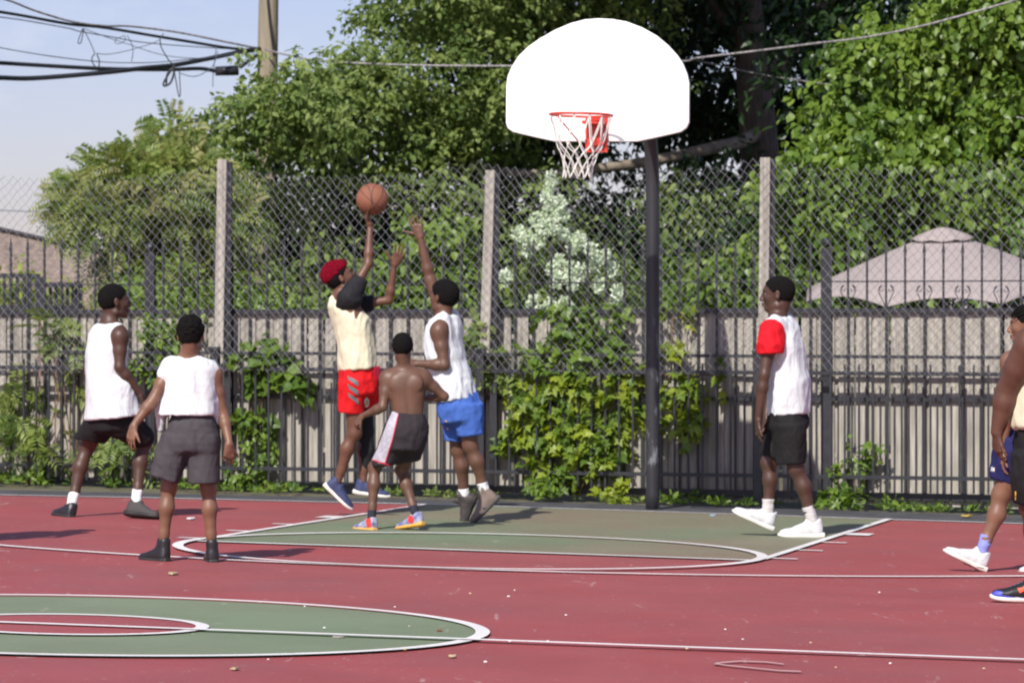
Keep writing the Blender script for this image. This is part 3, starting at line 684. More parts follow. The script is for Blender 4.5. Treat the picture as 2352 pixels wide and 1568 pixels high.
S.cone(p.P((512, 330, .08)), p.P((590, 330, -.06)), .035, .035, .03)
S.cone(p.P((610, 620, -.12)), p.P((672, 770, -.08)), .07, .05, .05); S.cut(p.P((552, 780)), (.10, 0, -1)); S.cone(p.P((618, 400, -.20)), p.P((604, 480, -.22)), .075, .06, .01, sub=True); S.ell(p.P((556, 292)), (.075, .065, .03), None, .01, sub=True)
p.garment('tank_top', S, C_white, .005, 20, 4, (1, 1, .35))
p.decal('jersey_number', [[(639, 470), (643, 470), (643, 492), (639, 492)], [(640, 500), (645, 500), (645, 515), (640, 515)], [(638, 520), (644, 520), (644, 526), (638, 526)]], C_black, sub=2)
S = Shape(.008)
S.loft([(p.P((550, 735)), .165, .115), (p.P((552, 800)), .18, .13), (p.P((552, 850)), .16, .12)], Lv, .03, 2.3, round_=.03)
S.cone(p.P((500, 810, .08)), p.P((438, 900, .17)), .12, .098, .03).cone(p.P((612, 810, -.02)), p.P((716, 878, .13)), .12, .092, .03)
S.cut(p.P((440, 903)), (-.12, .1, -1))
p.garment('shorts', S, C_black, .006, 20, 9)
p.finish(ground(240, 1191))

# ---- boy seen from behind with short afro
p = Person('boy seen from behind in a white sleeveless shirt, charcoal shorts and black shoes', CROP_A, 20.95, SK_mid, build=.86); p.back = np.array([0, -1, 0])
Lv = (1, .05, 0)
p.head((957, 368), (.08, 1, -.05), (0, 0, 1), .94).neck((946, 478), .052)
p.torso([((946, 482), .055, .045), ((948, 520), .125, .07), ((950, 600), .135, .085), ((956, 700), .115, .08), ((966, 790), .125, .09), ((968, 860), .13, .09)], Lv)
p.S.cone(p.nb, p.P((1030, 520, 0)), .035, .045, .03).cone(p.nb, p.P((862, 515, 0)), .035, .045, .03)
p.arm((843, 545, 0), (768, 690, -.05), (672, 815, -.10), .98); p.arm((1072, 560, .02), (1120, 765, .04), (1150, 905, -.04), .95)
p.hand((672, 815, -.10), (640, 950, -.12), (.6, .8, 0), (.4, -1, 0), .86, .10, (18, 14, 20, 26), 10, 38); p.hand((1150, 905, -.04), (1146, 1035, -.02), (-.5, .9, 0), (.6, -.8, 0), .86, .1, (14, 26, 32, 38))
a1 = p.shoe((838, 1508, -.0), (738, 1498, .13), (848, 1130, .05), (S_black, S_bsole), 1, .88, K_dark, .07); a2 = p.shoe((1072, 1514, 0), (1052, 1500, .2), (1045, 1130, .05), (S_black, S_bsole), 1, .88, K_dark, .07)
p.leg((905, 860, .02), (846, 1128, .05), a1, .98); p.leg((1015, 860, .02), (1046, 1132, .05), a2, .98)
p.hair(.004, curl=.002, freq=250, lift=.012, seed=5, hl=.03, low=-.085, tufts=520)
S = Shape(.007)
S.loft([(p.P((945, 470)), .085, .05), (p.P((945, 495)), .142, .075), (p.P((948, 530)), .165, .10), (p.P((955, 600)), .150, .115), (p.P((950, 690)), .155, .12), (p.P((938, 760)), .175, .13), (p.P((940, 800)), .178, .135)], Lv, .02, 2.6, round_=.02)
S.cone(p.P((850, 525, 0)), p.P((836, 560, -.005)), .060, .056, .02).cone(p.P((1048, 530, .02)), p.P((1062, 575, .02)), .058, .056, .02)
S.cut(p.P((940, 762)), (0, 0, -1)); S.cone(p.P((818, 690, .02)), p.P((806, 835, .03)), .045, .018, .03).cone(p.P((1060, 690, .02)), p.P((1083, 800, .03)), .04, .02, .03)
S.ell(p.P((946, 452)), (.062, .09, .042), None, .01, sub=True); p.garment('sleeveless_shirt', S, C_white, .006, 22, 11, (1, 1, .7))
S = Shape(.007)
S.loft([(p.P((962, 758)), .118, .09), (p.P((966, 800)), .142, .115), (p.P((966, 900)), .165, .13), (p.P((966, 950)), .15, .12)], Lv, .02, 2.4, round_=.02)
S.loft([(p.P((895, 880, .0)), .10, .10), (p.P((862, 960)), .098, .10), (p.P((826, 1084)), .092, .10)], Lv, .03, 2.3).loft([(p.P((1015, 880)), .09, .10), (p.P((1022, 970)), .092, .10), (p.P((1020, 1106)), .092, .10)], Lv, .03, 2.3)
p.garment('shorts', S, C_grey, .005, 26, 14, (1, 1, .4))
S = Shape(.006); S.loft([(p.P((962, 752)), .119, .088), (p.P((964, 775)), .125, .096)], Lv, .01, 2.4, round_=.008); p.garment('waistband', S, C_grey, .002, 50, 2)
p.finish(ground(430, 1292))

# ---- shooter in the air
p = Person('jumping shooter with curly red hair, pale yellow jersey over black sleeves and red shorts', CROP_B, 26.6, SK_red); p.back = np.array([-1, -.3, 0])
Lv = (-.42, .90, 0)
p.head((172, 432), (.88, .12, .42), (-.45, 0, .88), .98).neck((168, 508), .05)
p.torso([((172, 515), .07, .06), ((195, 545), .14, .085), ((218, 620), .15, .105), ((232, 720), .125, .095), ((243, 810), .14, .105), ((248, 880), .14, .10)], Lv)
p.S.cone(p.nb, p.P((205, 515, -.11)), .045, .05, .04).cone(p.nb, p.P((235, 535, .12)), .045, .05, .04)
p.arm((208, 505, -.12), (285, 372, -.06), (293, 212, 0), .80); p.arm((248, 540, .13), (372, 524, .12), (395, 378, .08), .78)
p.hand((293, 212, 0), (262, 130, .02), (.75, .1, .55), (-.3, -1, 0), 1.0, .16, (-4, 6, 10, 12), 10, 58)
p.hand((395, 378, .08), (424, 300, .05), (.2, -1, 0), (-1, 0, .2), .98, .2, (4, 2, 4, 8), 0, 62)
a1 = p.shoe((100, 1300, 0), (208, 1402, 0), (228, 1080, -.06), (S_navy, S_sole), 0, .98); a2 = p.shoe((226, 1332, .10), (374, 1354, .10), (272, 1080, .1), (S_navy, S_sole), 0, .98)
p.leg((228, 880, -.06), (228, 1078, -.05), a1, .98); p.leg((262, 880, .08), (274, 1070, .12), a2, .9)
p.hair(.006, curl=.0008, hl=.012)
c, f, u, r, z = p.H; S = Shape(.005); A = np.stack([f, u, r])
S.ell(p.g(-.020, .052, 0), (.112, .098, .080), A, .01).ell(p.g(.045, .085, 0), (.045, .045, .055), A, .03).ell(p.g(-.085, .055, 0), (.055, .06, .06), A, .03)
S.cut(p.g(-.01, .045, 0), f * .34 - u)
rng = np.random.default_rng(3)
for i in range(420):
    d = _n(rng.normal(size=3)); q3 = np.array([-.020, .052, 0]) + d * np.array([.112, .098, .080])
    if q3[1] - .045 - .34 * (q3[0] + .01) < .004: continue
    q = p.g(*q3); rr_ = rng.uniform(.007, .012); S.cone(q, q, rr_, rr_, .002)
S2 = S; SR = mat('dyed_red_hair', (.17, .003, .014), 1.0, .6, 110, .9, 220, spec=.1)
p.later.append(lambda S=S2, p=p: shape_obj('red_hair_top', S, SR, p.root, lambda V: .002 * _vn(V, 300, 8), relax=0))
S = Shape(.007)
S.cone(p.P((205, 510, -.11)), p.P((250, 440, -.09)), .085, .062, .03).cone(p.P((180, 545, -.08)), p.P((215, 515, -.10)), .06, .085, .03).cone(p.P((240, 545, .13)), p.P((298, 535, .13)), .07, .058, .03)
S.cut(p.P((258, 428)), p.P((283, 375)) - p.P((208, 505))); S.cut(p.P((306, 530)), (1, .05, .1))
p.garment('black_undershirt', S, C_blk2, .005, 24, 21, (1, 1, 1))
S = Shape(.008)
S.loft([(p.P((152, 525)), .07, .06), (p.P((178, 560)), .14, .10), (p.P((218, 620)), .155, .13), (p.P((232, 700)), .15, .13), (p.P((238, 780)), .17, .138), (p.P((240, 830)), .175, .14)], Lv, .02, 2.4, round_=.02)
S.cone(p.P((140, 520, -.02)), p.P((132, 548, -.02)), .03, .03, .03); S.cone(p.P((205, 485, -.22)), p.P((192, 545, -.20)), .10, .085, .01, sub=True); S.cut(p.P((240, 812)), (.09, 0, -1)); S.ell(p.P((180, 495)), (.055, .07, .05), None, .01, sub=True)
p.garment('jersey', S, C_tan, .007, 22, 31, (1, 1, .4))
S = Shape(.008)
S.loft([(p.P((240, 800)), .15, .13), (p.P((246, 860)), .16, .145), (p.P((248, 920)), .15, .14)], Lv, .02, 2.4, round_=.02)
S.loft([(p.P((225, 870, -.06)), .10, .12), (p.P((218, 930, -.06)), .09, .105), (p.P((212, 996, -.06)), .08, .095)], Lv, .03).loft([(p.P((275, 870, .1)), .09, .10), (p.P((283, 970, .12)), .085, .095)], Lv, .03)
p.garment('shorts', S, C_red, .005, 32, 41, (1, 1, .6))
p.decal('grey_stripe', [[(199, 838), (243, 862), (244, 884), (203, 856)], [(199, 872), (243, 900), (243, 922), (205, 894)], [(199, 908), (243, 936), (244, 960), (206, 928)]], mat('grey_print', (.13, .14, .15), .7), .004, 6)
th = np.linspace(0, 2 * math.pi, 13)[:-1]
p.decal('white_badge', [[(278 + 11 * math.cos(a), 950 + 21 * math.sin(a)) for a in th]], mat('white_print', (.75, .72, .7), .7), .004, 3); p.decal('gold_badge_centre', [[(279 + 6 * math.cos(a), 951 + 11 * math.sin(a)) for a in th]], mat('gold_print', (.7, .38, .06), .7), .006, 2)
S = Shape(.007); S.loft([(p.P((282, 802, -.02)), .085, .09), (p.P((284, 832, -.02)), .09, .095), (p.P((287, 866, -.02)), .085, .092)], Lv, .02, 2.5, round_=.01); p.garment('rolled_waist_flap', S, cloth('dark_red_cloth', (.36, .012, .04)), .004, 30, 44)
S = Shape(.006); an2 = p.P((272, 1235, .11)); S.cone(p.P((268, 985, .10)), p.P((274, 1070, .12)), .070, .060, .02).cone(p.P((274, 1070, .12)), p.P((277, 1150, .11)), .058, .060, .02).cone(p.P((277, 1150, .11)), an2, .060, .036, .02); S.cut(p.P((270, 1228)), (0, 0, -1)); p.garment('black_legging', S, C_blk2, .001, 30, 3)
p.finish(ground(830, 1181))
shooter = p

# ---- shirtless boy
p = Person('shirtless boy seen from behind in charcoal shorts with a pale grey side panel', CROP_B, 24.7, SK_med, build=.86); p.back = np.array([.2, -1, 0])
Lv = (1, .12, 0)
p.head((430, 722), (.1, 1, -.08), (0, 0, 1), .88).neck((437, 808), .050)
p.torso([((438, 806), .055, .05), ((440, 830), .125, .075), ((444, 880), .145, .09), ((448, 940), .120, .083), ((452, 1010), .105, .08), ((456, 1060), .12, .10), ((456, 1110), .12, .09)], Lv, .03)
p.S.cone(p.nb, p.P((508, 835, .02)), .034, .045, .03).cone(p.nb, p.P((374, 835, .0)), .034, .045, .03)
for q in (-1, 1): p.S.ell(p.P((444 + 42 * q, 870, -.062)), (.048, .022, .055), None, .02)   # shoulder blades
p.S.cone(p.P((447, 850, -.115)), p.P((455, 1000, -.10)), .012, .010, .03, sub=True)               # furrow of the spine
p.arm((362, 852, 0), (346, 970, -.05), (262, 1006, .02), .92); p.arm((520, 850, .03), (604, 926, .06), (505, 935, .22), .92)
p.hand((262, 1006, .02), (232, 1040, .04), (.5, .6, -.5), (0, .6, -1), .78, .06, (50, 55, 60, 60), 30); p.hand((505, 935, .22), (460, 925, .24), (0, 1, 0), (0, 0, 1), .78)
a1 = p.shoe((310, 1492, 0), (252, 1488, .13), (312, 1225, .12), (S_multi, S_gum), 0, .84, K_dark, .085, stripe=mat('red_lace', (.7, .04, .03), .6))
p.decal('red_shoe_panel', [[(276, 1440), (296, 1432), (300, 1468), (282, 1474)]], mat('red_lace', (.7, .04, .03), .6), .003, 3)
a2 = p.shoe((512, 1466, .02), (434, 1480, .12), (425, 1235, .18), (S_multi, S_gum), 0, .84, K_dark, .085, stripe=mat('red_lace', (.7, .04, .03), .6))
p.decal('red_shoe_panel', [[(448, 1432), (470, 1420), (478, 1446), (456, 1456)]], mat('red_lace', (.7, .04, .03), .6), .003, 3)
p.leg((420, 1080, .02), (312, 1222, .12), a1, .92); p.leg((488, 1080, .02), (424, 1232, .2), a2, .92)
p.hair(.007, curl=.001, seed=4, hl=.03, low=-.075)
S = Shape(.007)
S.loft([(p.P((449, 993)), .118, .09), (p.P((456, 1040)), .128, .115), (p.P((450, 1100)), .125, .12), (p.P((436, 1150)), .11, .11)], Lv, .02, 2.4, round_=.015)
S.cone(p.P((418, 1070, .0)), p.P((356, 1195, .06)), .115, .088, .03).cone(p.P((480, 1070, .02)), p.P((452, 1200, .12)), .10, .078, .03)
S.cut(p.P((356, 1214)), (.15, 0, -1))
p.garment('shorts', S, C_dark, .006, 20, 51, (1, 1, .6))
p.decal('pale_side_panel', [[(386, 990), (412, 990), (398, 1050), (384, 1110), (368, 1160), (352, 1208), (330, 1204), (302, 1190), (322, 1150), (345, 1090), (368, 1030)]], mat('pale_grey_mesh', (.42, .4, .46), .8, .25, 40, stretch=(1, 1, 4)), .003, 8)
p.decal('red_piping', [[(412, 990), (416, 991), (402, 1051), (388, 1112), (372, 1162), (357, 1209), (352, 1208), (368, 1160), (384, 1110), (398, 1050)], [(300, 1192), (352, 1208), (400, 1222), (400, 1217), (352, 1202), (302, 1186)]], mat('red_print', (.5, .02, .05), .7), .005, 4)
p.finish(ground(880, 1220))

# ---- defender reaching up
p = Person('defender in a white tank top and bright blue shorts stretching one arm up', CROP_B, 25.9, SK_med); p.back = np.array([.8, -.5, 0])
Lv = (.50, .86, 0)
p.head((600, 508), (-.78, .60, .12), (0, 0, 1), 1.02).neck((600, 596), .055)
p.torso([((602, 596), .07, .06), ((600, 625), .145, .085), ((598, 700), .155, .11), ((625, 800), .135, .10), ((652, 910), .15, .11), ((664, 985), .145, .105)], Lv)
p.S.cone(p.nb, p.P((588, 635, -.12)), .045, .055, .04).cone(p.nb, p.P((616, 592, .12)), .042, .045, .03)
p.arm((582, 655, -.14), (604, 795, -.18), (492, 788, -.12), 1.0); p.arm((598, 585, .18), (546, 440, .18), (503, 262, .15), .98)
p.S.cone(p.P((590, 550, .17)), p.P((546, 440, .18)), .05, .045, .02)
p.hand((503, 262, .15), (484, 195, .14), (.3, 1, 0), (-1, 0, -.1), 1.0, .24, (2, 4, 3, 6), 0, 62); p.hand((492, 788, -.12), (440, 782, -.05), (0, .6, -1), (0, 1, 0), .98)
a1 = p.shoe((836, 1352, 0), (736, 1452, 0), (712, 1135, -.04), (S_brown, S_brsole), 1, 1.0, K_white, .11)
p.decal('dark_swoosh', [[(762, 1388), (770, 1404), (784, 1398), (808, 1372), (786, 1386), (773, 1390)]], S_brsole, .003, 3)
a2 = p.shoe((745, 1345, .16), (703, 1445, .20), (664, 1150, .1), (S_brsole, S_bsole), 1, .98, K_white, .09)
p.leg((696, 980, -.05), (712, 1132, -.04), a1, 1.0); p.leg((652, 980, .08), (662, 1150, .12), a2, .98)
p.hair(.013, curl=.0012, seed=6, hl=.02)
S = Shape(.008)
S.loft([(p.P((606, 590)), .12, .08), (p.P((598, 640)), .168, .118), (p.P((595, 700)), .16, .125), (p.P((616, 800)), .16, .13), (p.P((646, 900)), .18, .145), (p.P((652, 960)), .18, .15)], Lv, .02, 2.4, round_=.02)
S.cone(p.P((598, 606, -.06)), p.P((622, 600, .11)), .060, .066, .03).cone(p.P((622, 598, .11)), p.P((630, 650, .12)), .066, .09, .03); S.cut(p.P((650, 938)), (.12, 0, -1))
S.cone(p.P((574, 650, -.23)), p.P((572, 740, -.22)), .085, .07, .01, sub=True); S.ell(p.P((592, 575)), (.055, .06, .032), None, .01, sub=True)
p.garment('tank_top', S, C_white, .007, 22, 61, (1, 1, .45))
S = Shape(.008)
S.loft([(p.P((655, 915)), .16, .13), (p.P((668, 970)), .18, .15), (p.P((678, 1030)), .165, .14)], Lv, .02, 2.4, round_=.02)
S.loft([(p.P((698, 960, -.05)), .115, .12), (p.P((712, 1088, -.05)), .09, .10)], Lv, .03).loft([(p.P((650, 985, .09)), .095, .10), (p.P((648, 1112, .09)), .08, .085)], Lv, .03)
p.garment('shorts', S, C_blue, .006, 32, 71, (1, 1, .6))
p.decal('small_gold_mark', [[(614, 1056), (622, 1058), (622, 1066), (615, 1064)], [(608, 1024), (618, 1030), (616, 1033), (607, 1028)]], mat('gold_print', (.7, .38, .06), .7), .004, 2)
p.finish(ground(1085, 1203))
defender = p

# ---- player standing on the right, red sleeve
p = Person('player in profile with a red sleeve under his white tank, black shorts and white shoes', CROP_C, 24.84, SK_dark); p.back = np.array([1, -.2, 0])
Lv = (.40, .92, 0)
p.head((424, 172), (-.98, .16, -.02), (0, 0, 1), 1.08).neck((424, 296), .056)
p.torso([((428, 300), .075, .06), ((434, 330), .15, .09), ((442, 430), .165, .12), ((462, 600), .14, .115), ((480, 760), .15, .125), ((482, 850), .15, .12)], Lv)
p.S.cone(p.nb, p.P((398, 345, -.13)), .045, .055, .04).cone(p.nb, p.P((450, 340, .12)), .045, .055, .04)
p.arm((386, 378, -.16), (352, 612, -.20), (318, 850, -.17), 1.04); p.arm((452, 372, .15), (412, 600, .2), (362, 830, .10), 1.0)
p.hand((318, 850, -.17), (314, 940, -.16), (1, .2, 0), (-.2, -1, 0), 1.02, .07, (16, 22, 26, 30), 12, 30); p.hand((362, 830, .10), (344, 925, .08), (-1, -.2, 0), (-.6, -.9, 0), 1.0, .07, (22, 26, 30, 34))
a1 = p.shoe((668, 1502, -.05), (420, 1500, -.06), (526, 1125, -.06), (S_wht, S_sole), 0, 1.12, K_grey, .14, stripe=S_lace); a2 = p.shoe((386, 1462, .08), (172, 1366, .06), (374, 1092, .06), (S_wht, S_sole), 0, 1.10, K_grey, .12, stripe=S_lace)
p.leg((495, 880, -.07), (524, 1124, -.06), a1, 1.04); p.leg((440, 880, .08), (374, 1092, .08), a2, 1.0)
p.hair(.005, curl=.0006, seed=7)
S = Shape(.007)
S.cone(p.P((391, 380, -.163)), p.P((386, 440, -.17)), .089, .090, .03).cone(p.P((386, 440, -.17)), p.P((384, 520, -.18)), .088, .094, .03); S.cut(p.P((370, 494)), (.05, 0, -1))
S.cone(p.P((450, 372, .15)), p.P((436, 460, .18)), .08, .07, .03)
p.garment('red_undershirt', S, C_redshirt, .006, 22, 81, (1, 1, .8))
S = Shape(.006); S.cone(p.P((424, 290)), p.P((426, 312)), .064, .076, .01); S.cut(p.P((428, 286)), (-.25, 0, 1)); S.cut(p.P((428, 316)), (.1, 0, -1)); p.garment('red_collar', S, C_redshirt, .001, 22, 8)
S = Shape(.008)
S.loft([(p.P((434, 298)), .12, .075), (p.P((438, 330)), .155, .112), (p.P((446, 430)), .175, .135), (p.P((468, 560)), .165, .142), (p.P((484, 660)), .17, .15), (p.P((486, 760)), .17, .145), (p.P((484, 850)), .165, .14)], Lv, .02, 2.3, round_=.02)
S.cone(p.P((414, 336, -.12)), p.P((470, 322, .10)), .066, .055, .03)
S.cut(p.P((484, 826)), (.06, 0, -1)); S.cone(p.P((366, 420, -.28)), p.P((372, 500, -.27)), .10, .085, .01, sub=True); S.ell(p.P((412, 276)), (.070, .066, .035), None, .01, sub=True)
p.garment('tank_top', S, C_white, .006, 22, 91, (1, 1, .55))
S = Shape(.008)
S.loft([(p.P((478, 805)), .155, .125), (p.P((482, 860)), .165, .14), (p.P((478, 910)), .15, .135)], Lv, .02, 2.4, round_=.02)
S.loft([(p.P((482, 880, -.08)), .09, .12), (p.P((492, 980, -.07)), .09, .115), (p.P((496, 1092, -.06)), .088, .102)], Lv, .03, 2.4).loft([(p.P((440, 880, .08)), .09, .10), (p.P((388, 1058, .09)), .085, .09)], Lv, .03)
p.garment('shorts', S, C_black, .005, 28, 95, (1, 1, .5))
p.finish(ground(1840, 1236))

# ---- two players cut by the right edge
p = Person('player at the right edge with cornrows, orange jersey, navy shorts and white shoes', CROP_D, 21.48, SK_mid); p.back = np.array([1, 0, 0])
Lv = (.25, .95, 0)
p.head((590, 172), (-.97, .2, -.05), (0, 0, 1), 1.02).neck((600, 262), .055)
p.torso([((588, 265), .07, .06), ((590, 300), .15, .085), ((600, 400), .155, .105), ((620, 540), .13, .095), ((625, 670), .15, .105), ((620, 760), .145, .105)], Lv)
p.S.cone(p.nb, p.P((560, 320, -.12)), .045, .05, .04).cone(p.nb, p.P((610, 320, .12)), .045, .05, .04)
p.arm((514, 345, -.15), (492, 560, -.10), (478, 745, -.08), 1.0); p.arm((640, 345, .15), (660, 560, .2), (600, 720, .2), 1.0)
p.hand((478, 745, -.08), (464, 835, -.08), (1, .3, 0), (0, -1, 0), .98, .12, (20, 24, 28, 32), 12, 35); p.hand((600, 720, .2), (590, 800, .2), (1, 0, 0), (0, -1, 0))
a1 = p.shoe((388, 1320, -.02), (212, 1238, -.04), (468, 960, 0), (S_wht, S_sole), 0, 1.0, K_lil, .13)
p.decal('black_sole_accent', [[(300, 1268), (345, 1286), (388, 1296), (386, 1306), (340, 1298), (296, 1278)]], S_black, .012, 3); p.decal('grey_collar', [[(334, 1186), (348, 1180), (356, 1208), (346, 1216)]], mat('red_lace', (.7, .04, .03), .6), .004, 2)
a2 = p.shoe((760, 1330, .1), (612, 1336, .1), (650, 1010, .1), (S_wht, S_sole), 0, 1.0, K_lil, .12)
p.leg((560, 760, -.05), (470, 960, 0), a1, 1.02); p.leg((640, 760, .1), (660, 1000, .1), a2, 1.0)
p.hair(.006, curl=.0005, seed=8)
c, f, u, r, z = p.H; cr = MB()
for i in range(9):
    ph = (i - 4) * .30; pts = []
    for j in range(12):
        a = R(12 + 150 * j / 11); q = p.g(-.012 + .106 * math.cos(a) * math.cos(ph * .55), .032 + .091 * math.sin(a) * math.cos(ph), .083 * math.sin(ph)); pts.append(Vector(q))
    cr.tube(pts, [.0045 + .0012 * math.sin(j * 2.2) for j in range(12)], 6)
p.later.append(lambda p=p, cr=cr: cr.build('cornrows', mat('black_hair', (.008, .007, .007), 1.0, .2, 60, .6, 300, spec=.12), p.root, True))
S = Shape(.008)
S.loft([(p.P((588, 275)), .09, .06), (p.P((590, 310)), .155, .095), (p.P((603, 400)), .16, .12), (p.P((620, 540)), .155, .125), (p.P((628, 660)), .165, .135)], Lv, .02, 2.3, round_=.02)
S.cone(p.P((515, 400, -.24)), p.P((510, 440, -.24)), .08, .07, .01, sub=True); p.garment('orange_jersey', S, C_orange, .008, 15, 101, (1, 1, .5))
S = Shape(.006); S.cone(p.P((528, 335, -.15)), p.P((505, 318, -.15)), .058, .056, .02); S.cut(p.P((490, 330)), (-1, 0, .2)); p.garment('white_shoulder_trim', S, C_white, .001, 15, 1)
S = Shape(.008)
S.loft([(p.P((622, 640)), .16, .125), (p.P((620, 700)), .165, .14), (p.P((610, 760)), .15, .14)], Lv, .02, 2.4, round_=.02)
S.loft([(p.P((545, 700, -.05)), .09, .115), (p.P((510, 790, -.03)), .09, .112), (p.P((485, 892, -.0)), .085, .098)], Lv, .03).loft([(p.P((645, 720, .1)), .09, .10), (p.P((658, 900, .1)), .085, .09)], Lv, .03)
p.garment('shorts', S, C_navy, .009, 24, 105, (1, 1, .6))
p.decal('white_lettering', [[(427, 832), (430, 832), (427, 852), (424, 852)], [(432, 834), (435, 834), (433, 853), (430, 853)], [(435, 834), (440, 852), (437, 853), (433, 840)], [(439, 834), (442, 835), (440, 854), (437, 853)]], mat('white_print', (.75, .72, .7), .7), .004, 2)
p.finish(ground(2250, 1313))

p = Person('heavy set player cut by the right edge in pale yellow shirt and black shorts', CROP_D, 18.94, skinmat('dark_warm_skin', (.105, .048, .032)), build=1.25); p.back = np.array([1, 0, 0])
Lv = (.2, .97, 0)
p.head((690, 30), (-.98, .1, 0), (0, 0, 1), 1.1).neck((700, 150), .058)
p.torso([((705, 155), .08, .07), ((705, 190), .2, .11), ((700, 300), .22, .15), ((710, 500), .20, .155), ((712, 640), .21, .16), ((705, 780), .21, .16)], Lv)
p.S.cone(p.nb, p.P((640, 220, -.15)), .06, .07, .05).cone(p.nb, p.P((730, 220, .15)), .06, .07, .05)
a = p.P((605, 265, -.22)); b = p.P((500, 480, -.10)); c = p.P((452, 668, -.08)); S = p.S
S.ell(a, (.088, .088, .095), None, .03).cone(a, a + (b - a) * .5, .085, .080, .012).cone(a + (b - a) * .5, b, .080, .062, .01).cone(b, b + (c - b) * .25, .064, .064, .02).cone(b + (c - b) * .25, c, .064, .036, .02)
p.arm((745, 270, .22), (770, 480, .25), (740, 660, .2), 1.1)
p.hand((452, 668, -.08), (452, 780, -.06), (1, .4, 0), (.1, -1, 0), 1.08, .06, (18, 26, 30, 34), 14, 28); p.hand((740, 660, .2), (735, 760, .2), (1, 0, 0), (0, -1, 0), 1.05)
a1 = p.shoe((682, 1462, 0), (432, 1452, -.02), (600, 1010, -.05), (S_black, S_sole), 1, 1.1, K_dark, .1, stripe=mat('teal_lace', (.02, .3, .4), .6))
p.decal('blue_toe_band', [[(426, 1418), (450, 1408), (476, 1412), (474, 1428), (440, 1440), (426, 1436)], [(474, 1426), (540, 1436), (660, 1440), (660, 1450), (540, 1448), (470, 1438)]], mat('violet_blue_rubber', (.06, .07, .5), .5), .004, 4)
p.decal('orange_swoosh', [[(545, 1395), (556, 1418), (575, 1408), (600, 1385), (640, 1362), (590, 1378), (565, 1394)]], mat('orange_print', (.85, .10, .04), .6), .003, 4)
a2 = p.shoe((860, 1450, .12), (690, 1450, .1), (790, 1010, .1), (S_black, S_sole), 1, 1.1, K_dark, .1)
p.leg((650, 800, -.08), (612, 1010, -.06), a1, .98); p.leg((760, 800, .1), (780, 1010, .1), a2, .98)
p.hair(.006, curl=.0008, seed=9)
S = Shape(.009)
S.loft([(p.P((705, 165)), .12, .08), (p.P((705, 200)), .2, .13), (p.P((700, 300)), .245, .195), (p.P((702, 500)), .265, .212), (p.P((708, 650)), .27, .22)], Lv, .02, 2.3, round_=.02)
S.cone(p.P((600, 250, -.32)), p.P((596, 310, -.32)), .10, .08, .01, sub=True); S.cut(p.P((700, 652)), (.0, 0, -1))
p.garment('pale_yellow_shirt', S, C_tan, .010, 14, 111, (1, 1, .5))
S = Shape(.009)
S.loft([(p.P((705, 640)), .215, .19), (p.P((705, 720)), .22, .20), (p.P((700, 800)), .2, .19)], Lv, .02, 2.4, round_=.02)
S.loft([(p.P((648, 770, -.1)), .12, .15), (p.P((615, 890, -.08)), .115, .125), (p.P((622, 1000, -.06)), .11, .112)], Lv, .03).loft([(p.P((765, 770, .1)), .12, .15), (p.P((785, 1000, .1)), .11, .12)], Lv, .03)
p.garment('shorts', S, C_black, .009, 18, 115, (1, 1, .6))
p.decal('gold_mark', [[(536, 945), (542, 945), (542, 965), (536, 965)], [(536, 968), (541, 968), (541, 985), (536, 985)]], mat('gold_print', (.7, .38, .06), .7), .004, 2)
p.finish(ground(2340, 1385))

# ---- basketball on the shooter's fingertips
bc = at(855, 458, 26.6); br = .121
m = MB(); m.ball(bc, br, 48, 32)
ball = m.build('basketball', mat('orange_ball_leather', (.25, .095, .052), .6, .12, 6, .5, 260), None, True)
tag(ball, 'orange brown basketball resting on the raised fingertips of the red haired shooter', 'basketball')
m = MB(); ax = _n(at(900, 400, 26.3) - bc); e1 = _n(np.cross(ax, (0, 0, 1))); e2 = np.cross(ax, e1)
ca = np.array([-.5, -.80, .33]); fwd = _n(ca)
def gc(nrm, rad=1.0, off=0.0):
    nrm = _n(nrm); a_ = _n(np.cross(nrm, (.3, .2, .9))); b_ = np.cross(nrm, a_)
    return [Vector(np.array(bc) + (a_ * math.cos(t) + b_ * math.sin(t)) * br * rad * 1.0005 + nrm * br * off) for t in np.linspace(0, 2 * math.pi, 61)[:-1]]
m.tube(gc((.62, -.12, .72)), .0022, 5, True); m.tube(gc((.75, .45, -.55)), .0022, 5, True)
for s_ in (-1, 1): m.tube(gc((.95, -.42 * s_, .05), math.sqrt(1 - .42 ** 2), .42 * s_), .0022, 5, True)
m.build('seams', mat('black_seam', (.02, .015, .015), .7), None, True).parent = ball

# ---- the player just outside the left edge: only the shadow reaches into the picture
src = [o for o in bpy.data.objects if o.name.startswith('person') and o.get('label', '').startswith('boy seen')][0]
def copy_tree(o, parent=None):
    c = o.copy(); COL.objects.link(c)
    if parent is not None: c.parent = parent; c.matrix_parent_inverse = o.matrix_parent_inverse.copy()
    for ch in o.children: copy_tree(ch, c)
    return c
c = copy_tree(src); q = Vector((-3.62, 22.3, 0)); q.z = gz(q.x, q.y); c.location = q; c.scale = (1.15, 1.15, 1.15)
c['label'] = 'player just beyond the left edge whose shadow falls across the red court'

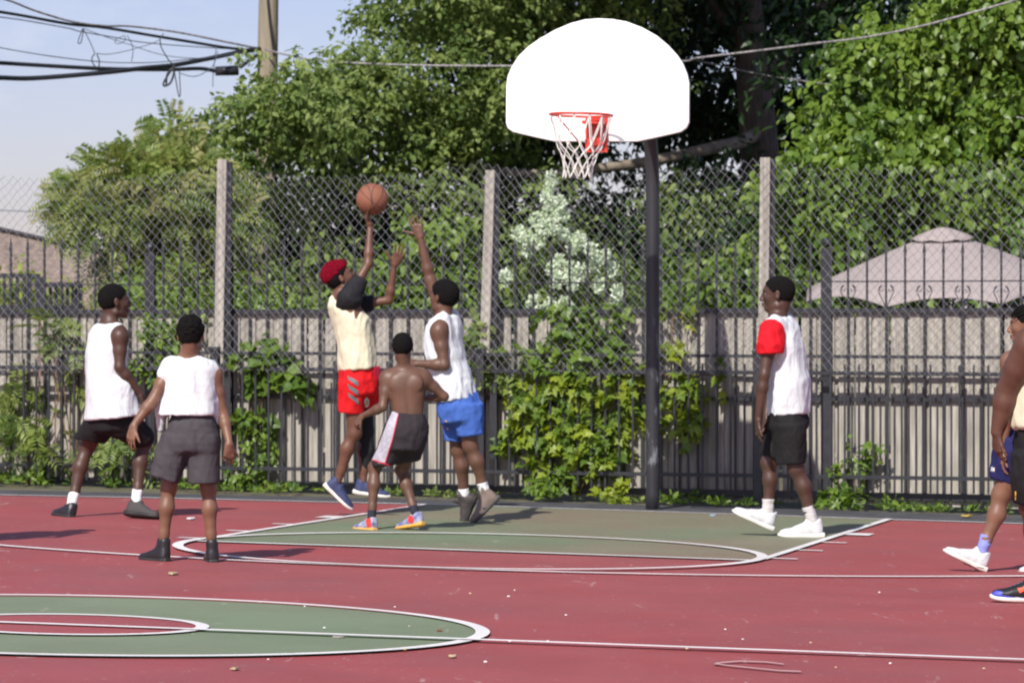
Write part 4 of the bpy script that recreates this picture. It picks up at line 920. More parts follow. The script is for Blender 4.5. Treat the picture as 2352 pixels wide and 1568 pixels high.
# ------------------------------------------------------------ foliage
def leafmat(name, cols, rough=.42, trans=.35, spec=.45):
    m = bpy.data.materials.new(name); m.use_nodes = True; t = m.node_tree; b = t.nodes['Principled BSDF']; ln = t.links.new
    a = t.nodes.new('ShaderNodeAttribute'); a.attribute_name = 'tint'; r = t.nodes.new('ShaderNodeValToRGB')
    e = r.color_ramp.elements; n = len(cols); e[0].position = 0; e[0].color = (*cols[0], 1); e[1].position = 1; e[1].color = (*cols[-1], 1)
    for i in range(1, n - 1): q = e.new(i / (n - 1)); q.color = (*cols[i], 1)
    ln(a.outputs['Fac'], r.inputs[0]); ln(r.outputs[0], b.inputs['Base Color']); b.inputs['Roughness'].default_value = rough; b.inputs['Specular IOR Level'].default_value = spec
    if trans:
        tr = t.nodes.new('ShaderNodeBsdfTranslucent'); hs = t.nodes.new('ShaderNodeHueSaturation'); hs.inputs['Saturation'].default_value = 1.15; hs.inputs['Value'].default_value = 1.5; hs.inputs['Hue'].default_value = .48
        ln(r.outputs[0], hs.inputs['Color']); ln(hs.outputs[0], tr.inputs[0]); mx = t.nodes.new('ShaderNodeMixShader'); mx.inputs[0].default_value = trans
        ln(b.outputs[0], mx.inputs[1]); ln(tr.outputs[0], mx.inputs[2]); ln(mx.outputs[0], t.nodes['Material Output'].inputs[0])
    return m
OVAL = (np.array([(0, 0, 0), (.28, .26, .04), (.62, .24, .05), (1, 0, -.06), (.62, -.24, .05), (.28, -.26, .04), (.45, 0, -.03)]), [(0, 6, 2, 1), (6, 3, 3, 2), (0, 5, 4, 6), (6, 4, 3, 3)])
OVAL = (np.array([(0, 0, 0), (.28, .27, .05), (.64, .22, .05), (1, 0, -.08), (.64, -.22, .05), (.28, -.27, .05), (.46, 0, -.02)]), [(0, 6, 1), (1, 6, 2), (2, 6, 3), (0, 5, 6), (5, 4, 6), (4, 3, 6)])
HEART = (np.array([(0, 0, 0), (.1, .34, .04), (.5, .36, .05), (1, 0, -.1), (.5, -.36, .05), (.1, -.34, .04), (.45, 0, -.02)]), [(0, 6, 1), (1, 6, 2), (2, 6, 3), (0, 5, 6), (5, 4, 6), (4, 3, 6)])
SLIM = (np.array([(0, 0, 0), (.4, .14, .03), (1, 0, -.05), (.4, -.14, .03)]), [(0, 2, 1), (0, 3, 2)])
LOBE = (np.array([(0, 0, 0), (.02, .36, .0), (.3, .22, .03), (.42, .52, -.02), (.56, .2, .03), (1, 0, -.05), (.56, -.2, .03), (.42, -.52, -.02), (.3, -.22, .03), (.02, -.36, 0), (.35, 0, .02)]),
        [(10, i, i - 1) for i in range(1, 10)] + [(10, 0, 9)])
PETAL = (np.array([(0, 0, 0), (.5, .42, .1), (1, 0, .05), (.5, -.42, .1)]), [(0, 2, 1), (0, 3, 2)])
def leaves(pos, axis, nrm, size, tmpl, tint, twist=None):
    TV, TF = tmpl; TF = np.array(TF); n = len(pos); axis = axis / (np.linalg.norm(axis, axis=1)[:, None] + 1e-9)
    side = np.cross(nrm, axis); side /= (np.linalg.norm(side, axis=1)[:, None] + 1e-9); up = np.cross(axis, side)
    V = pos[:, None] + (TV[None, :, 0, None] * axis[:, None] + TV[None, :, 1, None] * side[:, None] + TV[None, :, 2, None] * up[:, None]) * size[:, None, None]
    F = TF[None] + (np.arange(n) * len(TV))[:, None, None]
    return V.reshape(-1, 3), F.reshape(-1, 3), np.repeat(tint, len(TF))
def leafmesh(name, parts, m, parent):
    V = []; F = []; T = []; o = 0
    for v, f, t in parts: V.append(v); F.append(f + o); T.append(t); o += len(v)
    me = np_mesh(name, np.concatenate(V), np.concatenate(F)); a = me.attributes.new('tint', 'FLOAT', 'FACE'); a.data.foreach_set('value', np.concatenate(T).astype(np.float32))
    return link(name, me, m, parent)
def rdir(n, rng):
    v = rng.normal(size=(n, 3)); return v / np.linalg.norm(v, axis=1)[:, None]
SUNV = np.array(SUN_DIR)
def sprays(rng, blobs, nspray, per, size, tmpl, droop=.35, length=.4, shell=(.55, 1.0), tint=(0, 1), front=.0, facing=.5, wob=.5):
    """twigs with leaves along them, spread through ellipsoids (centre xyz, radii xyz, weight)"""
    W = np.array([b[6] if len(b) > 6 else b[3] * b[5] for b in blobs], float); W /= W.sum(); cnt = rng.multinomial(nspray, W); out = []
    for b, n in zip(blobs, cnt):
        if n == 0: continue
        d = rdir(n, rng); 
        if front: m = (d[:, 1] > 0) & (rng.random(n) < front); d[m, 1] *= -1
        r = (shell[0] + (shell[1] - shell[0]) * rng.random(n) ** .7)
        bump = 1 + .22 * _vn(d * 2.2 + b[0], 1.6, int(abs(b[0] * 100)) % 97) ; c = np.array(b[:3]) + d * (r * bump)[:, None] * np.array(b[3:6])
        ax = d * np.array([1, .8, .7]) + rng.normal(size=(n, 3)) * .45 + np.array([0, 0, -droop]); ax /= np.linalg.norm(ax, axis=1)[:, None]
        t0 = rng.random(n) * (tint[1] - tint[0]) * .7 + tint[0]; L_ = length * (.6 + .8 * rng.random(n))
        sd = np.cross(ax, rdir(n, rng)); sd /= np.linalg.norm(sd, axis=1)[:, None] + 1e-9
        for j in range(per):
            f = (j + rng.random(n) * .6) / per; P = c + ax * (f * L_)[:, None] + np.array([0, 0, -1]) * (f ** 2 * L_ * droop * .8)[:, None] + rng.normal(size=(n, 3)) * length * .10
            s_ = 1 if j % 2 else -1; la = ax * .6 + sd * s_ * .9 + np.array([0, 0, -droop * 1.3]) + rng.normal(size=(n, 3)) * .35
            nm = np.array([0, 0, 1.0]) * (1 - facing) + SUNV * facing + d * .35 + rng.normal(size=(n, 3)) * wob
            out.append(leaves(P, la, nm, size * (.65 + .6 * rng.random(n)), tmpl, np.clip(t0 + rng.random(n) * (tint[1] - tint[0]) * .35, 0, 1)))
    return out
def blob(px, py, Y, rx, ry, dep, wgt=None):
    c = at(px, py, Y); k = Y / FOC; b = (c.x, c.y, c.z, rx * k, dep, ry * k); return b + ((wgt,) if wgt else ())
def clumps(rng, blobs, n, r=(.3, .6), flat=.5, shell=(.35, 1.0)):
    W = np.array([b[3] * b[5] for b in blobs]); cnt = rng.multinomial(n, W / W.sum()); out = []
    for b, k in zip(blobs, cnt):
        d = rdir(k, rng); d[:, 1] = np.where(rng.random(k) < .7, -np.abs(d[:, 1]), d[:, 1]); q = shell[0] + (shell[1] - shell[0]) * rng.random(k) ** .6
        for i in range(k):
            s_ = rng.uniform(*r); c = np.array(b[:3]) + d[i] * q[i] * np.array(b[3:6]); out.append((c[0], c[1], c[2], s_, s_ * .8, s_ * flat))
    return out
def limbs(name, paths, m, parent):
    mb = MB()
    for pts, r0, r1 in paths:
        P_ = smooth_path(pts, 6); n = len(P_); mb.tube(P_, [r0 + (r1 - r0) * i / (n - 1) for i in range(n)], 9)
    return mb.build(name, m, parent, True)
G_mid = [(.022, .052, .010), (.045, .095, .018), (.075, .14, .026)]
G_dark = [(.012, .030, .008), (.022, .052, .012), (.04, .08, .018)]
G_light = [(.04, .09, .014), (.09, .165, .024), (.15, .235, .034), (.21, .30, .05)]
G_yel = [(.05, .11, .018), (.12, .20, .028), (.22, .30, .035), (.36, .42, .035)]
L_mid = leafmat('mid_green_leaf', [(.05, .09, .02), (.115, .18, .045), (.21, .28, .08), (.30, .37, .12)], .5, .42, .35)
L_dark = leafmat('dark_shaded_leaf', G_dark, .4, .2); L_light = leafmat('bright_green_leaf', G_light, .42, .35, .45); L_yel = leafmat('yellow_green_vine_leaf', G_yel, .45, .4)  # L_dark puts the shade inside the foliage into the leaf colour
L_sumac = leafmat('pale_green_leaflet', [(.09, .15, .03), (.17, .24, .055), (.26, .32, .08), (.34, .33, .14)], .45, .35)
B_bark = mat('grey_brown_bark', (.13, .105, .085), .9, col2=(.06, .048, .04), vscale=8, stretch=(3, 3, .7), bump=.7, bscale=25)
B_limb = mat('pale_bark', (.30, .25, .19), .9, col2=(.15, .12, .09), vscale=8, bump=.6, bscale=25)
rng = np.random.default_rng(11)

# big shade tree behind the hoop: trunk above right of the board, crown across the top of the picture
t1 = empty('broadleaf_tree', (at(1760, 1100, 41).x, 41, -.1), 'huge dark shade tree with a thick trunk behind the backboard', 'tree')
tr = [((at(1750, 1100, 41)), .42), ((at(1735, 300, 41)), .3)]
limbs('trunk', [([at(1790, 1130, 41), at(1770, 700, 41), at(1745, 350, 41), at(1722, 80, 41), at(1700, -160, 41), at(1690, -520, 41)], .30, .12)], B_bark, t1)
limbs('limb', [([at(1752, 300, 41), at(1700, 326, 40.5), at(1640, 340, 40), at(1540, 362, 39.6), at(1450, 378, 39.4), at(1380, 386, 39.2), at(1250, 400, 39), at(1120, 390, 38.6)], .085, .04)], B_limb, t1)
limbs('limb', [([at(1722, 80, 41), at(1640, 20, 41), at(1600, -120, 41)], .10, .04), ([at(1735, 250, 41), at(1850, 60, 41), at(2000, -100, 41)], .14, .05)], B_bark, t1)
crown = [blob(1080, -40, 39.2, 280, 150, 1.6), blob(1280, 60, 40.2, 260, 190, 1.6), blob(1020, 190, 38.7, 260, 130, 1.2), blob(800, 225, 38.2, 150, 95, 1.0), blob(870, 25, 39.2, 100, 55, .8), blob(710, 35, 38.7, 35, 14, .3, .3), blob(640, 270, 36.5, 190, 95, .9), blob(900, 330, 38.7, 260, 90, 1.0), blob(1170, 300, 39.7, 160, 110, .9),
         blob(480, 320, 36.3, 110, 60, .7), blob(600, 225, 36.3, 80, 45, .6), blob(565, 172, 36.2, 45, 18, .3, .3), blob(680, 160, 36.6, 60, 30, .4)]
leafmesh('crown', sprays(rng, clumps(rng, crown, 170, (.22, .46), .45), 3100, 11, .082, OVAL, .35, .26, (.5, 1.05), (.0, 1), .5, .68), L_mid, t1)
leafmesh('crown', sprays(rng, [(b[0], b[1] + 1.0, b[2], b[3] * .9, b[4] * .5, b[5] * .9) for b in crown if b[3] > .5], 900, 9, .11, OVAL, .4, .4, (.1, 1), (0, .5)), L_dark, t1)  # back layer in dark leaves, interior shade put into the colour
dk = [blob(1600, -80, 42, 420, 200, 1.6), blob(1560, 130, 43, 330, 190, 1.0), blob(1850, 120, 43, 260, 230, 1.2), blob(1450, 300, 43.5, 260, 70, .8), blob(1780, 330, 43, 240, 110, 1.0), blob(1250, 330, 42, 200, 90, .9)]
leafmesh('crown', sprays(rng, clumps(rng, dk, 120, (.3, .6), .5), 2400, 10, .11, OVAL, .45, .3, (.4, 1.05), (0, .7), .3), L_dark, t1)  # shaded underside of the crown, its shade partly in the darker leaf colour
shade_blobs = [(at(1330, 0, 38).x, 38.4, 7.2, 1.9, 1.8, 1.3), (at(1620, 0, 38).x, 38.6, 7.5, 2.0, 1.8, 1.3), (at(1560, 0, 36.5).x, 36.6, 6.6, 1.3, 1.2, .7)]
leafmesh('crown', sprays(rng, shade_blobs, 1900, 9, .15, OVAL, .3, .6, (.2, 1.05), (0, .7)), L_mid, t1)  # unseen overhead leaves, added to keep sun off the crown behind

# bright leafed tree on the right
t2 = empty('broadleaf_tree', (at(2300, 1100, 36.5).x, 36.5, -.1), 'bright green glossy leafed tree filling the right side above the parasol', 'tree')
limbs('trunk', [([at(2330, 1130, 36.8), at(2320, 600, 36.8), at(2290, 200, 36.6), at(2300, 20, 36.6)], .16, .05), ([at(2300, 430, 36.7), at(2100, 250, 36.2), at(1950, 200, 36)], .07, .02), ([at(2310, 560, 36.7), at(2050, 450, 36.2), at(1850, 400, 35.9)], .06, .02)], B_bark, t2)
cr2 = [blob(2300, 60, 36, 330, 150, 1.1), blob(2230, 240, 35.8, 300, 150, 1.1), blob(2060, 380, 35.6, 250, 100, .9), blob(2300, 420, 35.6, 220, 130, .9), blob(1880, 400, 35.6, 130, 65, .6), blob(1900, 540, 35.8, 180, 90, .8), blob(2120, 540, 35.9, 220, 90, .8), blob(1830, 660, 35.9, 150, 60, .6), blob(2110, 140, 35.8, 160, 90, .7), blob(1650, 650, 35.8, 90, 70, .5), blob(2330, 560, 35.5, 120, 60, .5), blob(1960, 300, 35.8, 100, 60, .5), blob(2000, 640, 35.9, 200, 60, .5)]
leafmesh('crown', sprays(rng, clumps(rng, cr2, 150, (.2, .42), .6), 2900, 10, .092, HEART, .75, .30, (.5, 1.05), (.05, 1), .7, .5, .55), L_light, t2)
ins = [blob(2200, 100, 37.6, 420, 200, .8), blob(2100, 420, 37.4, 380, 160, .8), blob(1980, 620, 37.2, 380, 110, .6)]
leafmesh('crown', sprays(rng, ins, 1500, 9, .14, OVAL, .6, .5, (.1, 1.05), (0, .6)), L_dark, t2)  # inner leaves coloured dark to stand for shade inside the tree

# dense dark thicket behind the fences
t3 = empty('thicket_tree', (at(900, 1100, 39).x, 39, -.1), 'dense dark green tree thicket seen through the chain link left of the hoop', 'tree')
th_ = [blob(700, 520, 39.5, 230, 150, .7), blob(980, 540, 39.8, 200, 140, .7), blob(1260, 560, 40, 200, 150, .7), blob(1500, 560, 40.2, 240, 160, .7), blob(560, 640, 39.3, 180, 110, .6), blob(900, 690, 38.4, 300, 50, .5), blob(1650, 520, 39.4, 150, 160, .7), blob(1400, 690, 38.6, 300, 50, .5)]
leafmesh('crown', sprays(rng, th_, 3400, 9, .10, OVAL, .5, .45, (.15, 1.05), (0, 1), .2), L_dark, t3)
leafmesh('crown', sprays(rng, [blob(640, 450, 37.6, 130, 60, .5), blob(960, 430, 37.9, 150, 45, .5), blob(620, 670, 35.4, 110, 40, .4), blob(740, 600, 36.6, 100, 50, .4), blob(1600, 470, 37.3, 100, 40, .4), blob(1640, 640, 36, 90, 60, .4)], 330, 9, .10, OVAL, .5, .4, (.3, 1.05), (.2, .9), .8), L_mid, t3)
limbs('trunk', [([at(760, 1120, 40.4), at(750, 700, 40.4), at(700, 420, 40.6)], .06, .03)], B_bark, t3)
limbs('trunk', [([at(1420, 1120, 40.9), at(1430, 700, 40.9), at(1470, 440, 41)], .06, .03)], B_bark, t3)
# pale creeper on the chain link side of the thicket
t4 = empty('climbing_shrub', (at(1010, 1100, 33).x, 33, -.1), 'light green leafy shrub beside the middle timber post', 'shrub')
leafmesh('foliage', sprays(rng, [blob(1010, 560, 33.2, 75, 70, .35), blob(960, 650, 33.2, 110, 55, .35), blob(1060, 640, 33.2, 60, 60, .3), blob(870, 690, 33.3, 70, 30, .3)], 330, 9, .09, HEART, .5, .32, (.2, 1.05), (.2, 1), .8), L_light, t4)
limbs('stem', [([at(1010, 1130, 33.1), at(1015, 800, 33.1), at(1010, 560, 33.2)], .02, .008)], B_bark, t4)

# sumac like tree with feathery compound leaves on the left
t5 = empty('sumac_tree', (at(330, 1100, 35).x, 35, 0), 'pale feathery leafed sumac tree leaning out against the sky on the left', 'tree')
def fronds(rng, blobs, n, length, leaf, pairs=9, tint=(0, 1), updir=(0, 0, .1)):
    out = []; W = np.array([b[3] * b[5] for b in blobs]); cnt = rng.multinomial(n, W / W.sum())
    for b, k in zip(blobs, cnt):
        for i in range(k):
            d = rdir(1, rng)[0]; d[1] = -abs(d[1]) if rng.random() < .7 else d[1]; c = np.array(b[:3]) + d * np.array(b[3:6]) * rng.uniform(.4, 1)
            ax = _n(d * np.array([1, .6, .6]) + np.array(updir) + rng.normal(size=3) * .35); L_ = length * rng.uniform(.6, 1.2); sd = _n(np.cross(ax, SUNV * .7 + rng.normal(size=3) * .3)); nm = _n(np.cross(sd, ax)); nm = nm if nm @ SUNV > 0 else -nm
            t = np.repeat(np.linspace(.15, 1, pairs), 2); s_ = np.tile([1, -1], pairs); P = c + ax * (t * L_)[:, None] - np.array([0, 0, 1]) * (t ** 2 * L_ * .3)[:, None]
            out.append(leaves(P, ax * .45 + sd * s_[:, None] + rng.normal(size=(len(t), 3)) * .08 - np.array([0, 0, .25]), np.repeat(nm[None], len(t), 0) + rng.normal(size=(len(t), 3)) * .15, leaf * (1.1 - .4 * t), SLIM, np.clip(rng.uniform(*tint) + rng.normal(size=len(t)) * .06, 0, 1)))
    return out
sb = [blob(290, 400, 35, 90, 60, .5), blob(220, 460, 35, 95, 50, .5), blob(350, 470, 35, 120, 80, .6), blob(250, 520, 35, 110, 50, .5), blob(420, 400, 35.2, 110, 70, .5), blob(460, 520, 35.2, 110, 110, .6), blob(180, 490, 35, 50, 30, .3), blob(380, 600, 35.2, 110, 60, .5), blob(400, 310, 35.4, 60, 40, .4), blob(300, 610, 35.3, 60, 30, .3)]
leafmesh('crown', fronds(rng, sb, 1500, .30, .10), L_sumac, t5)
leafmesh('crown', sprays(rng, [blob(420, 560, 35.9, 150, 130, .5), blob(430, 420, 36, 130, 90, .5)], 380, 9, .11, OVAL, .4, .4, (.1, 1), (0, .8), .5), L_mid, t5)
limbs('trunk', [([at(420, 1120, 35.6), at(430, 760, 35.6), at(410, 560, 35.5), at(340, 440, 35.3)], .07, .02), ([at(428, 700, 35.6), at(470, 480, 35.7), at(470, 330, 35.7)], .05, .02)], B_bark, t5)
t6 = empty('garden_shrub', (at(430, 1100, 34).x, 34, 0), 'yellow flecked green shrub above the boards left of the first timber post', 'shrub')
leafmesh('foliage', sprays(rng, [blob(430, 680, 34, 120, 40, .5), blob(600, 690, 34, 110, 30, .4), blob(340, 660, 34.4, 60, 40, .3)], 330, 8, .08, OVAL, .3, .3, (.1, 1), (.3, 1), .8), L_light, t6)

# white flowering panicle shrub
hy = empty('flowering_shrub', (at(1290, 1100, 32.4).x, 32.4, 0), 'tall cone shaped shrub covered in white flower clusters behind the chain link', 'shrub')
HYB = [blob(1265, 430, 32.6, 30, 40, .15), blob(1250, 520, 32.6, 85, 70, .25), blob(1290, 600, 32.6, 120, 70, .3), blob(1340, 660, 32.6, 110, 50, .3), blob(1220, 620, 32.7, 70, 60, .25), blob(1400, 640, 32.6, 60, 60, .2)]
leafmesh('foliage', sprays(rng, HYB, 300, 8, .07, OVAL, .3, .28, (.1, 1.0), (.1, .9), .6), L_mid, hy)
limbs('stem', [([at(1285, 1120, 32.5), at(1282, 800, 32.5), at(1290, 600, 32.5), at(1266, 410, 32.5)], .016, .005), ([at(1340, 1120, 32.5), at(1350, 820, 32.5), at(1330, 640, 32.5)], .014, .005), ([at(1390, 1120, 32.4), at(1395, 780, 32.4), at(1410, 640, 32.4)], .012, .005)], mat('reddish_stem', (.22, .10, .05), .7), hy)
L_petal = leafmat('cream_white_petal', [(.48, .60, .36), (.66, .74, .58), (.82, .85, .76)], .7, .25, .15)
fl = [(660, 250), (650, 340), (765, 360), (660, 450), (790, 465), (550, 520), (620, 600), (700, 570), (390, 640), (470, 670), (800, 640), (570, 700), (470, 780), (880, 750), (930, 700), (1040, 780), (1160, 840), (1080, 900), (1230, 960), (750, 880), (690, 950), (850, 960), (950, 980), (730, 1050), (870, 1080), (1110, 1090), (1280, 1160), (680, 1280), (810, 1270), (1240, 1300), (520, 1265), (270, 1030), (680, 150)]
for i, (a, b) in enumerate(fl):
    c = np.array(at(a * .25635 + 1091, b * .25635 + 373.2, 32.05 + rng.uniform(-.08, .08))); n = 115; d = rdir(n, rng); s_ = rng.uniform(.8, 1.15); P = c + d * np.array([.056, .05, .070]) * s_ * (rng.random(n) ** .4)[:, None]
    P[:, 0] *= 1; leafmesh('flower_cluster', [leaves(P, d + rng.normal(size=(n, 3)) * .5, d + rng.normal(size=(n, 3)) * .4 + SUNV * .3, np.full(n, .032), PETAL, rng.random(n))], L_petal, hy)

# vines and weeds growing through the fences
def vine(label, blobs, n, per, size, tmpl, m, tint=(0, 1), stems=(), name='climbing_vine', cat='vine', cyo=-2.155, facing=.75, length=.2):
    c0 = blobs[0]; x, z = onplane(c0[0], c0[1], cyo); base = CW(x, cyo)
    r = empty(name, base, label, cat); bl = []
    for (px, py, rx, ry) in blobs:
        x, z = onplane(px, py, cyo); p = CW(x, cyo, z); k = p.y / FOC; bl.append((p.x, p.y, p.z, rx * k * .92, .05, ry * k * .92))
    parts = []
    for b in bl:                      # keep the mat of leaves parallel to the fence
        pass
    P0 = sprays(rng, bl, int(n * .62), per, size * .88, tmpl, .35, length * .6, (.0, .95), tint, .9, facing, .4)
    out = []
    for v, f, t in P0:
        x0 = v[:, 0] - bl[0][0]; v = v.copy(); v[:, 1] += 0; out.append((v, f, t))
    leafmesh('foliage', out, m, r)
    mb = MB()
    for st in stems:
        pts = []
        for (px, py) in st: x, z = onplane(px, py, cyo); pts.append(CW(x, cyo, z))
        mb.tube(smooth_path(pts, 4), [.008] * (4 * (len(pts) - 1) + 1), 5)
    if stems: mb.build('stem', mat('brown_vine_stem', (.16, .10, .05), .8), r, True)
    return r
vine('big yellow green vine covering the picket fence left of the hoop pole', [(1330, 900, 150, 70), (1330, 1000, 140, 80), (1240, 960, 90, 90), (1420, 930, 60, 80), (1290, 1070, 110, 50), (1390, 1040, 70, 60), (1180, 880, 50, 30), (1440, 860, 50, 30), (1160, 990, 30, 60)], 440, 7, .105, LOBE, L_yel, (.0, 1.0), [[(1320, 1135), (1322, 1000), (1280, 860)], [(1330, 1135), (1380, 1000), (1440, 850)], [(1250, 1120), (1200, 1000), (1160, 880)]])
vine('leafy creeper climbing the chain link under the white flowers', [(1300, 740, 60, 50), (1400, 740, 50, 50), (1350, 800, 110, 40), (1240, 810, 60, 30), (1420, 810, 40, 40)], 140, 7, .095, HEART, L_light, (.1, .9), [[(1330, 880), (1300, 760), (1290, 700)], [(1400, 860), (1410, 740), (1395, 690)]])
vine('small vine with pale tips hanging right of the hoop pole', [(1560, 880, 60, 40), (1590, 970, 30, 45), (1540, 950, 30, 40), (1650, 880, 18, 30), (1545, 800, 22, 30), (1550, 715, 28, 14)], 90, 6, .105, LOBE, L_yel, (.1, 1), [[(1520, 860), (1580, 880), (1600, 980)], [(1520, 860), (1640, 860)], [(1540, 880), (1545, 720)]])
vine('creeper leaves wrapped round the middle timber post', [(1110, 790, 60, 30), (1080, 760, 40, 30), (1150, 850, 60, 20), (1070, 840, 25, 25)], 80, 6, .09, HEART, L_mid, (.2, 1), [[(1140, 1000), (1120, 850), (1110, 760)]])
vine('broad leafed vine on the pickets behind the shooter', [(600, 810, 60, 25), (650, 830, 40, 25), (590, 860, 60, 30), (680, 880, 40, 22), (560, 940, 50, 20), (620, 780, 30, 18)], 80, 6, .13, HEART, L_light, (.1, .8), [[(610, 1130), (600, 950), (620, 800)], [(600, 880), (690, 870)]])
vine('thin vine growing up the pickets right of the grey shorts boy', [(580, 1000, 55, 60), (570, 1090, 60, 45), (600, 1040, 40, 40), (560, 960, 30, 40)], 130, 6, .075, OVAL, L_light, (.1, .9), [[(575, 1135), (570, 1000), (585, 900)]])
vine('green shrub between the two players at the left', [(400, 790, 45, 60), (350, 750, 30, 40), (430, 750, 30, 40), (330, 850, 30, 40)], 130, 6, .085, OVAL, L_light, (.1, 1), [[(380, 1120), (390, 900), (400, 760)]], 'garden_shrub', 'shrub')
# compound leafed saplings at the left
def sapling(label, blobs, n, length, leaf):
    x, z = onplane(blobs[0][0], blobs[0][1], -2.155); r = empty('sumac_sapling', CW(x, -2.155), label, 'sapling'); bl = []
    for (px, py, rx, ry) in blobs:
        x, z = onplane(px, py, -2.155); p = CW(x, -2.155, z); k = p.y / FOC; bl.append((p.x, p.y, p.z, rx * k, .09, ry * k))
    leafmesh('foliage', fronds(rng, bl, int(n * .55), length, leaf, 8, (.0, .6)), L_sumac, r)
    x, z = onplane(blobs[0][0], 1135, -2.155); mb = MB(); b0 = CW(x, -2.155, z)
    for b in bl: mb.tube(smooth_path([b0, (b0 + Vector(b[:3])) / 2 + Vector((.03, 0, .05)), Vector(b[:3])], 4), .006, 5)
    mb.build('stem', mat('brown_vine_stem', (.16, .10, .05), .8), r, True)
sapling('sumac sapling with drooping leaflets low on the pickets at the far left', [(60, 960, 60, 50), (140, 900, 40, 35), (50, 1030, 60, 40), (110, 1020, 40, 40), (30, 930, 40, 40)], 95, .30, .12)
sapling('sumac sapling leaning over the boards left of the white tank player', [(170, 785, 40, 20), (120, 755, 35, 22), (90, 730, 22, 14), (200, 810, 20, 12)], 34, .28, .11)
sapling('sumac sapling between the legs of the white tank player', [(260, 1010, 45, 45), (240, 1060, 40, 40), (300, 1060, 40, 40)], 55, .26, .11)
# strip of weeds along the fence foot
for lab, x0, x1, n, hgt in (('weeds', -60, 760, 220, .7), ('weeds', 760, 1480, 90, .4), ('weeds', 1510, 2400, 210, .6)):
    P = []; 
    for i in range(n):
        px = rng.uniform(x0, x1)
        if math.sin(px * .031) + math.sin(px * .0117 + 2) < -.1 and rng.random() < .85: continue
        cyv = rng.uniform(-2.3, -1.62); c = CW(onplane(px, 1140, cyv)[0], cyv); k = rng.integers(5, 10); d = rdir(k, rng); d[:, 2] = abs(d[:, 2]) * .9 + .1
        h_ = hgt * (.4 + 1.0 * max(0, math.sin(px * .021) * math.sin(px * .0047 + 1)) + .3 * rng.random()) * .13
        P.append(leaves(np.array(c) + d * np.array([.05, .05, h_]) * rng.random((k, 1)), d * np.array([1, 1, .7]), np.array([0, -.3, 1]) + rng.normal(size=(k, 3)) * .4, np.full(k, .055) * (.6 + .8 * rng.random(k)), OVAL if rng.random() < .6 else SLIM, rng.random(k)))
    tag(leafmesh('weeds', P, L_light if rng.random() < .5 else L_mid, None), kind='stuff')
vine('low lobed weed against the kerb right of the standing player', [(1920, 1138, 45, 18), (1970, 1135, 30, 14)], 36, 6, .10, LOBE, L_light, (.1, .8), (), 'garden_weed', 'plant', -1.95, .6, .15)
vine('small self sown shrub on the pickets at right', [(1960, 1060, 30, 30), (1990, 1040, 25, 25), (1930, 1080, 20, 14)], 34, 6, .075, LOBE, L_light, (.1, .8), [[(1975, 1135), (1970, 1080), (1985, 1040)]])
vine('bright yellow green plant at the fence foot left of the hoop pole', [(1415, 1130, 26, 24), (1395, 1115, 18, 20)], 26, 6, .085, LOBE, L_yel, (.6, 1.0), (), 'garden_weed', 'plant', -1.95, .6, .12)
vine('leafy green weed below the big vine', [(1270, 1110, 26, 28), (1240, 1110, 18, 20)], 26, 6, .09, OVAL, L_light, (.2, .9), (), 'garden_weed', 'plant', -1.95, .6, .12)

# ------------------------------------------------------------ parasol
um = empty('patio_parasol', (at(2165, 1100, 33).x, 33, -.1), 'dusty pink garden parasol open behind the fence at right', 'parasol')
M_canopy = mat('dusty_pink_canvas', (.335, .285, .272), .8, .06, 3, .1, 200)
ca_ = at(2165, 531, 33); hub = Vector((ca_.x, 33, ca_.z)); NR = 8; mb = MB(); NS = 10; rimz = ca_.z - .62
def canopy(a, t):
    k = a * NR / (2 * math.pi); fr = k - math.floor(k); sag = 4 * fr * (1 - fr); r = 1.36 * t * (1 - .075 * sag * t)
    z = -.58 * t ** 1.12 + .07 * sag * t ** 2 - .0 ; return hub + Vector((r * math.cos(a + .28), r * math.sin(a + .28), z + .10 * r * math.sin(a + .28) + .035 * r * math.cos(a + .28)))
nA = NR * 8; b0 = 0
for j in range(NS + 1):
    for i in range(nA): mb.v.append(tuple(canopy(2 * math.pi * i / nA, .10 + .9 * j / NS)))
for j in range(NS):
    for i in range(nA): mb.f.append((j * nA + i, j * nA + (i + 1) % nA, (j + 1) * nA + (i + 1) % nA, (j + 1) * nA + i))
cn = mb.build('canopy', M_canopy, um, True); so = cn.modifiers.new('thick', 'SOLIDIFY'); so.thickness = .004
mb = MB()
for j in range(5):
    for i in range(nA):
        a = 2 * math.pi * i / nA; t = .02 + .20 * j / 4; p_ = canopy(a, t) + Vector((0, 0, .045 - .02 * abs(math.sin(a * NR / 2)) * (j / 4))); mb.v.append(tuple(p_))
for j in range(4):
    for i in range(nA): mb.f.append((j * nA + i, j * nA + (i + 1) % nA, (j + 1) * nA + (i + 1) % nA, (j + 1) * nA + i))
mb.f.append(tuple(range(nA))); v_ = mb.build('vent_cap', M_canopy, um, True); so = v_.modifiers.new('thick', 'SOLIDIFY'); so.thickness = .004
mb = MB(); mb.tube([hub + Vector((0, 0, -3)), hub + Vector((0, 0, .02))], .022, 10); mb.build('pole', mat('bronze_pole', (.12, .08, .06), .5), um, True)
for i in range(NR):
    a = 2 * math.pi * i / NR; mb = MB(); mb.tube([canopy(a, t) - Vector((0, 0, .012)) for t in (.05, .4, .7, 1.0)], .007, 5); mb.build('rib', mat('bronze_pole', (.12, .08, .06), .5), um)

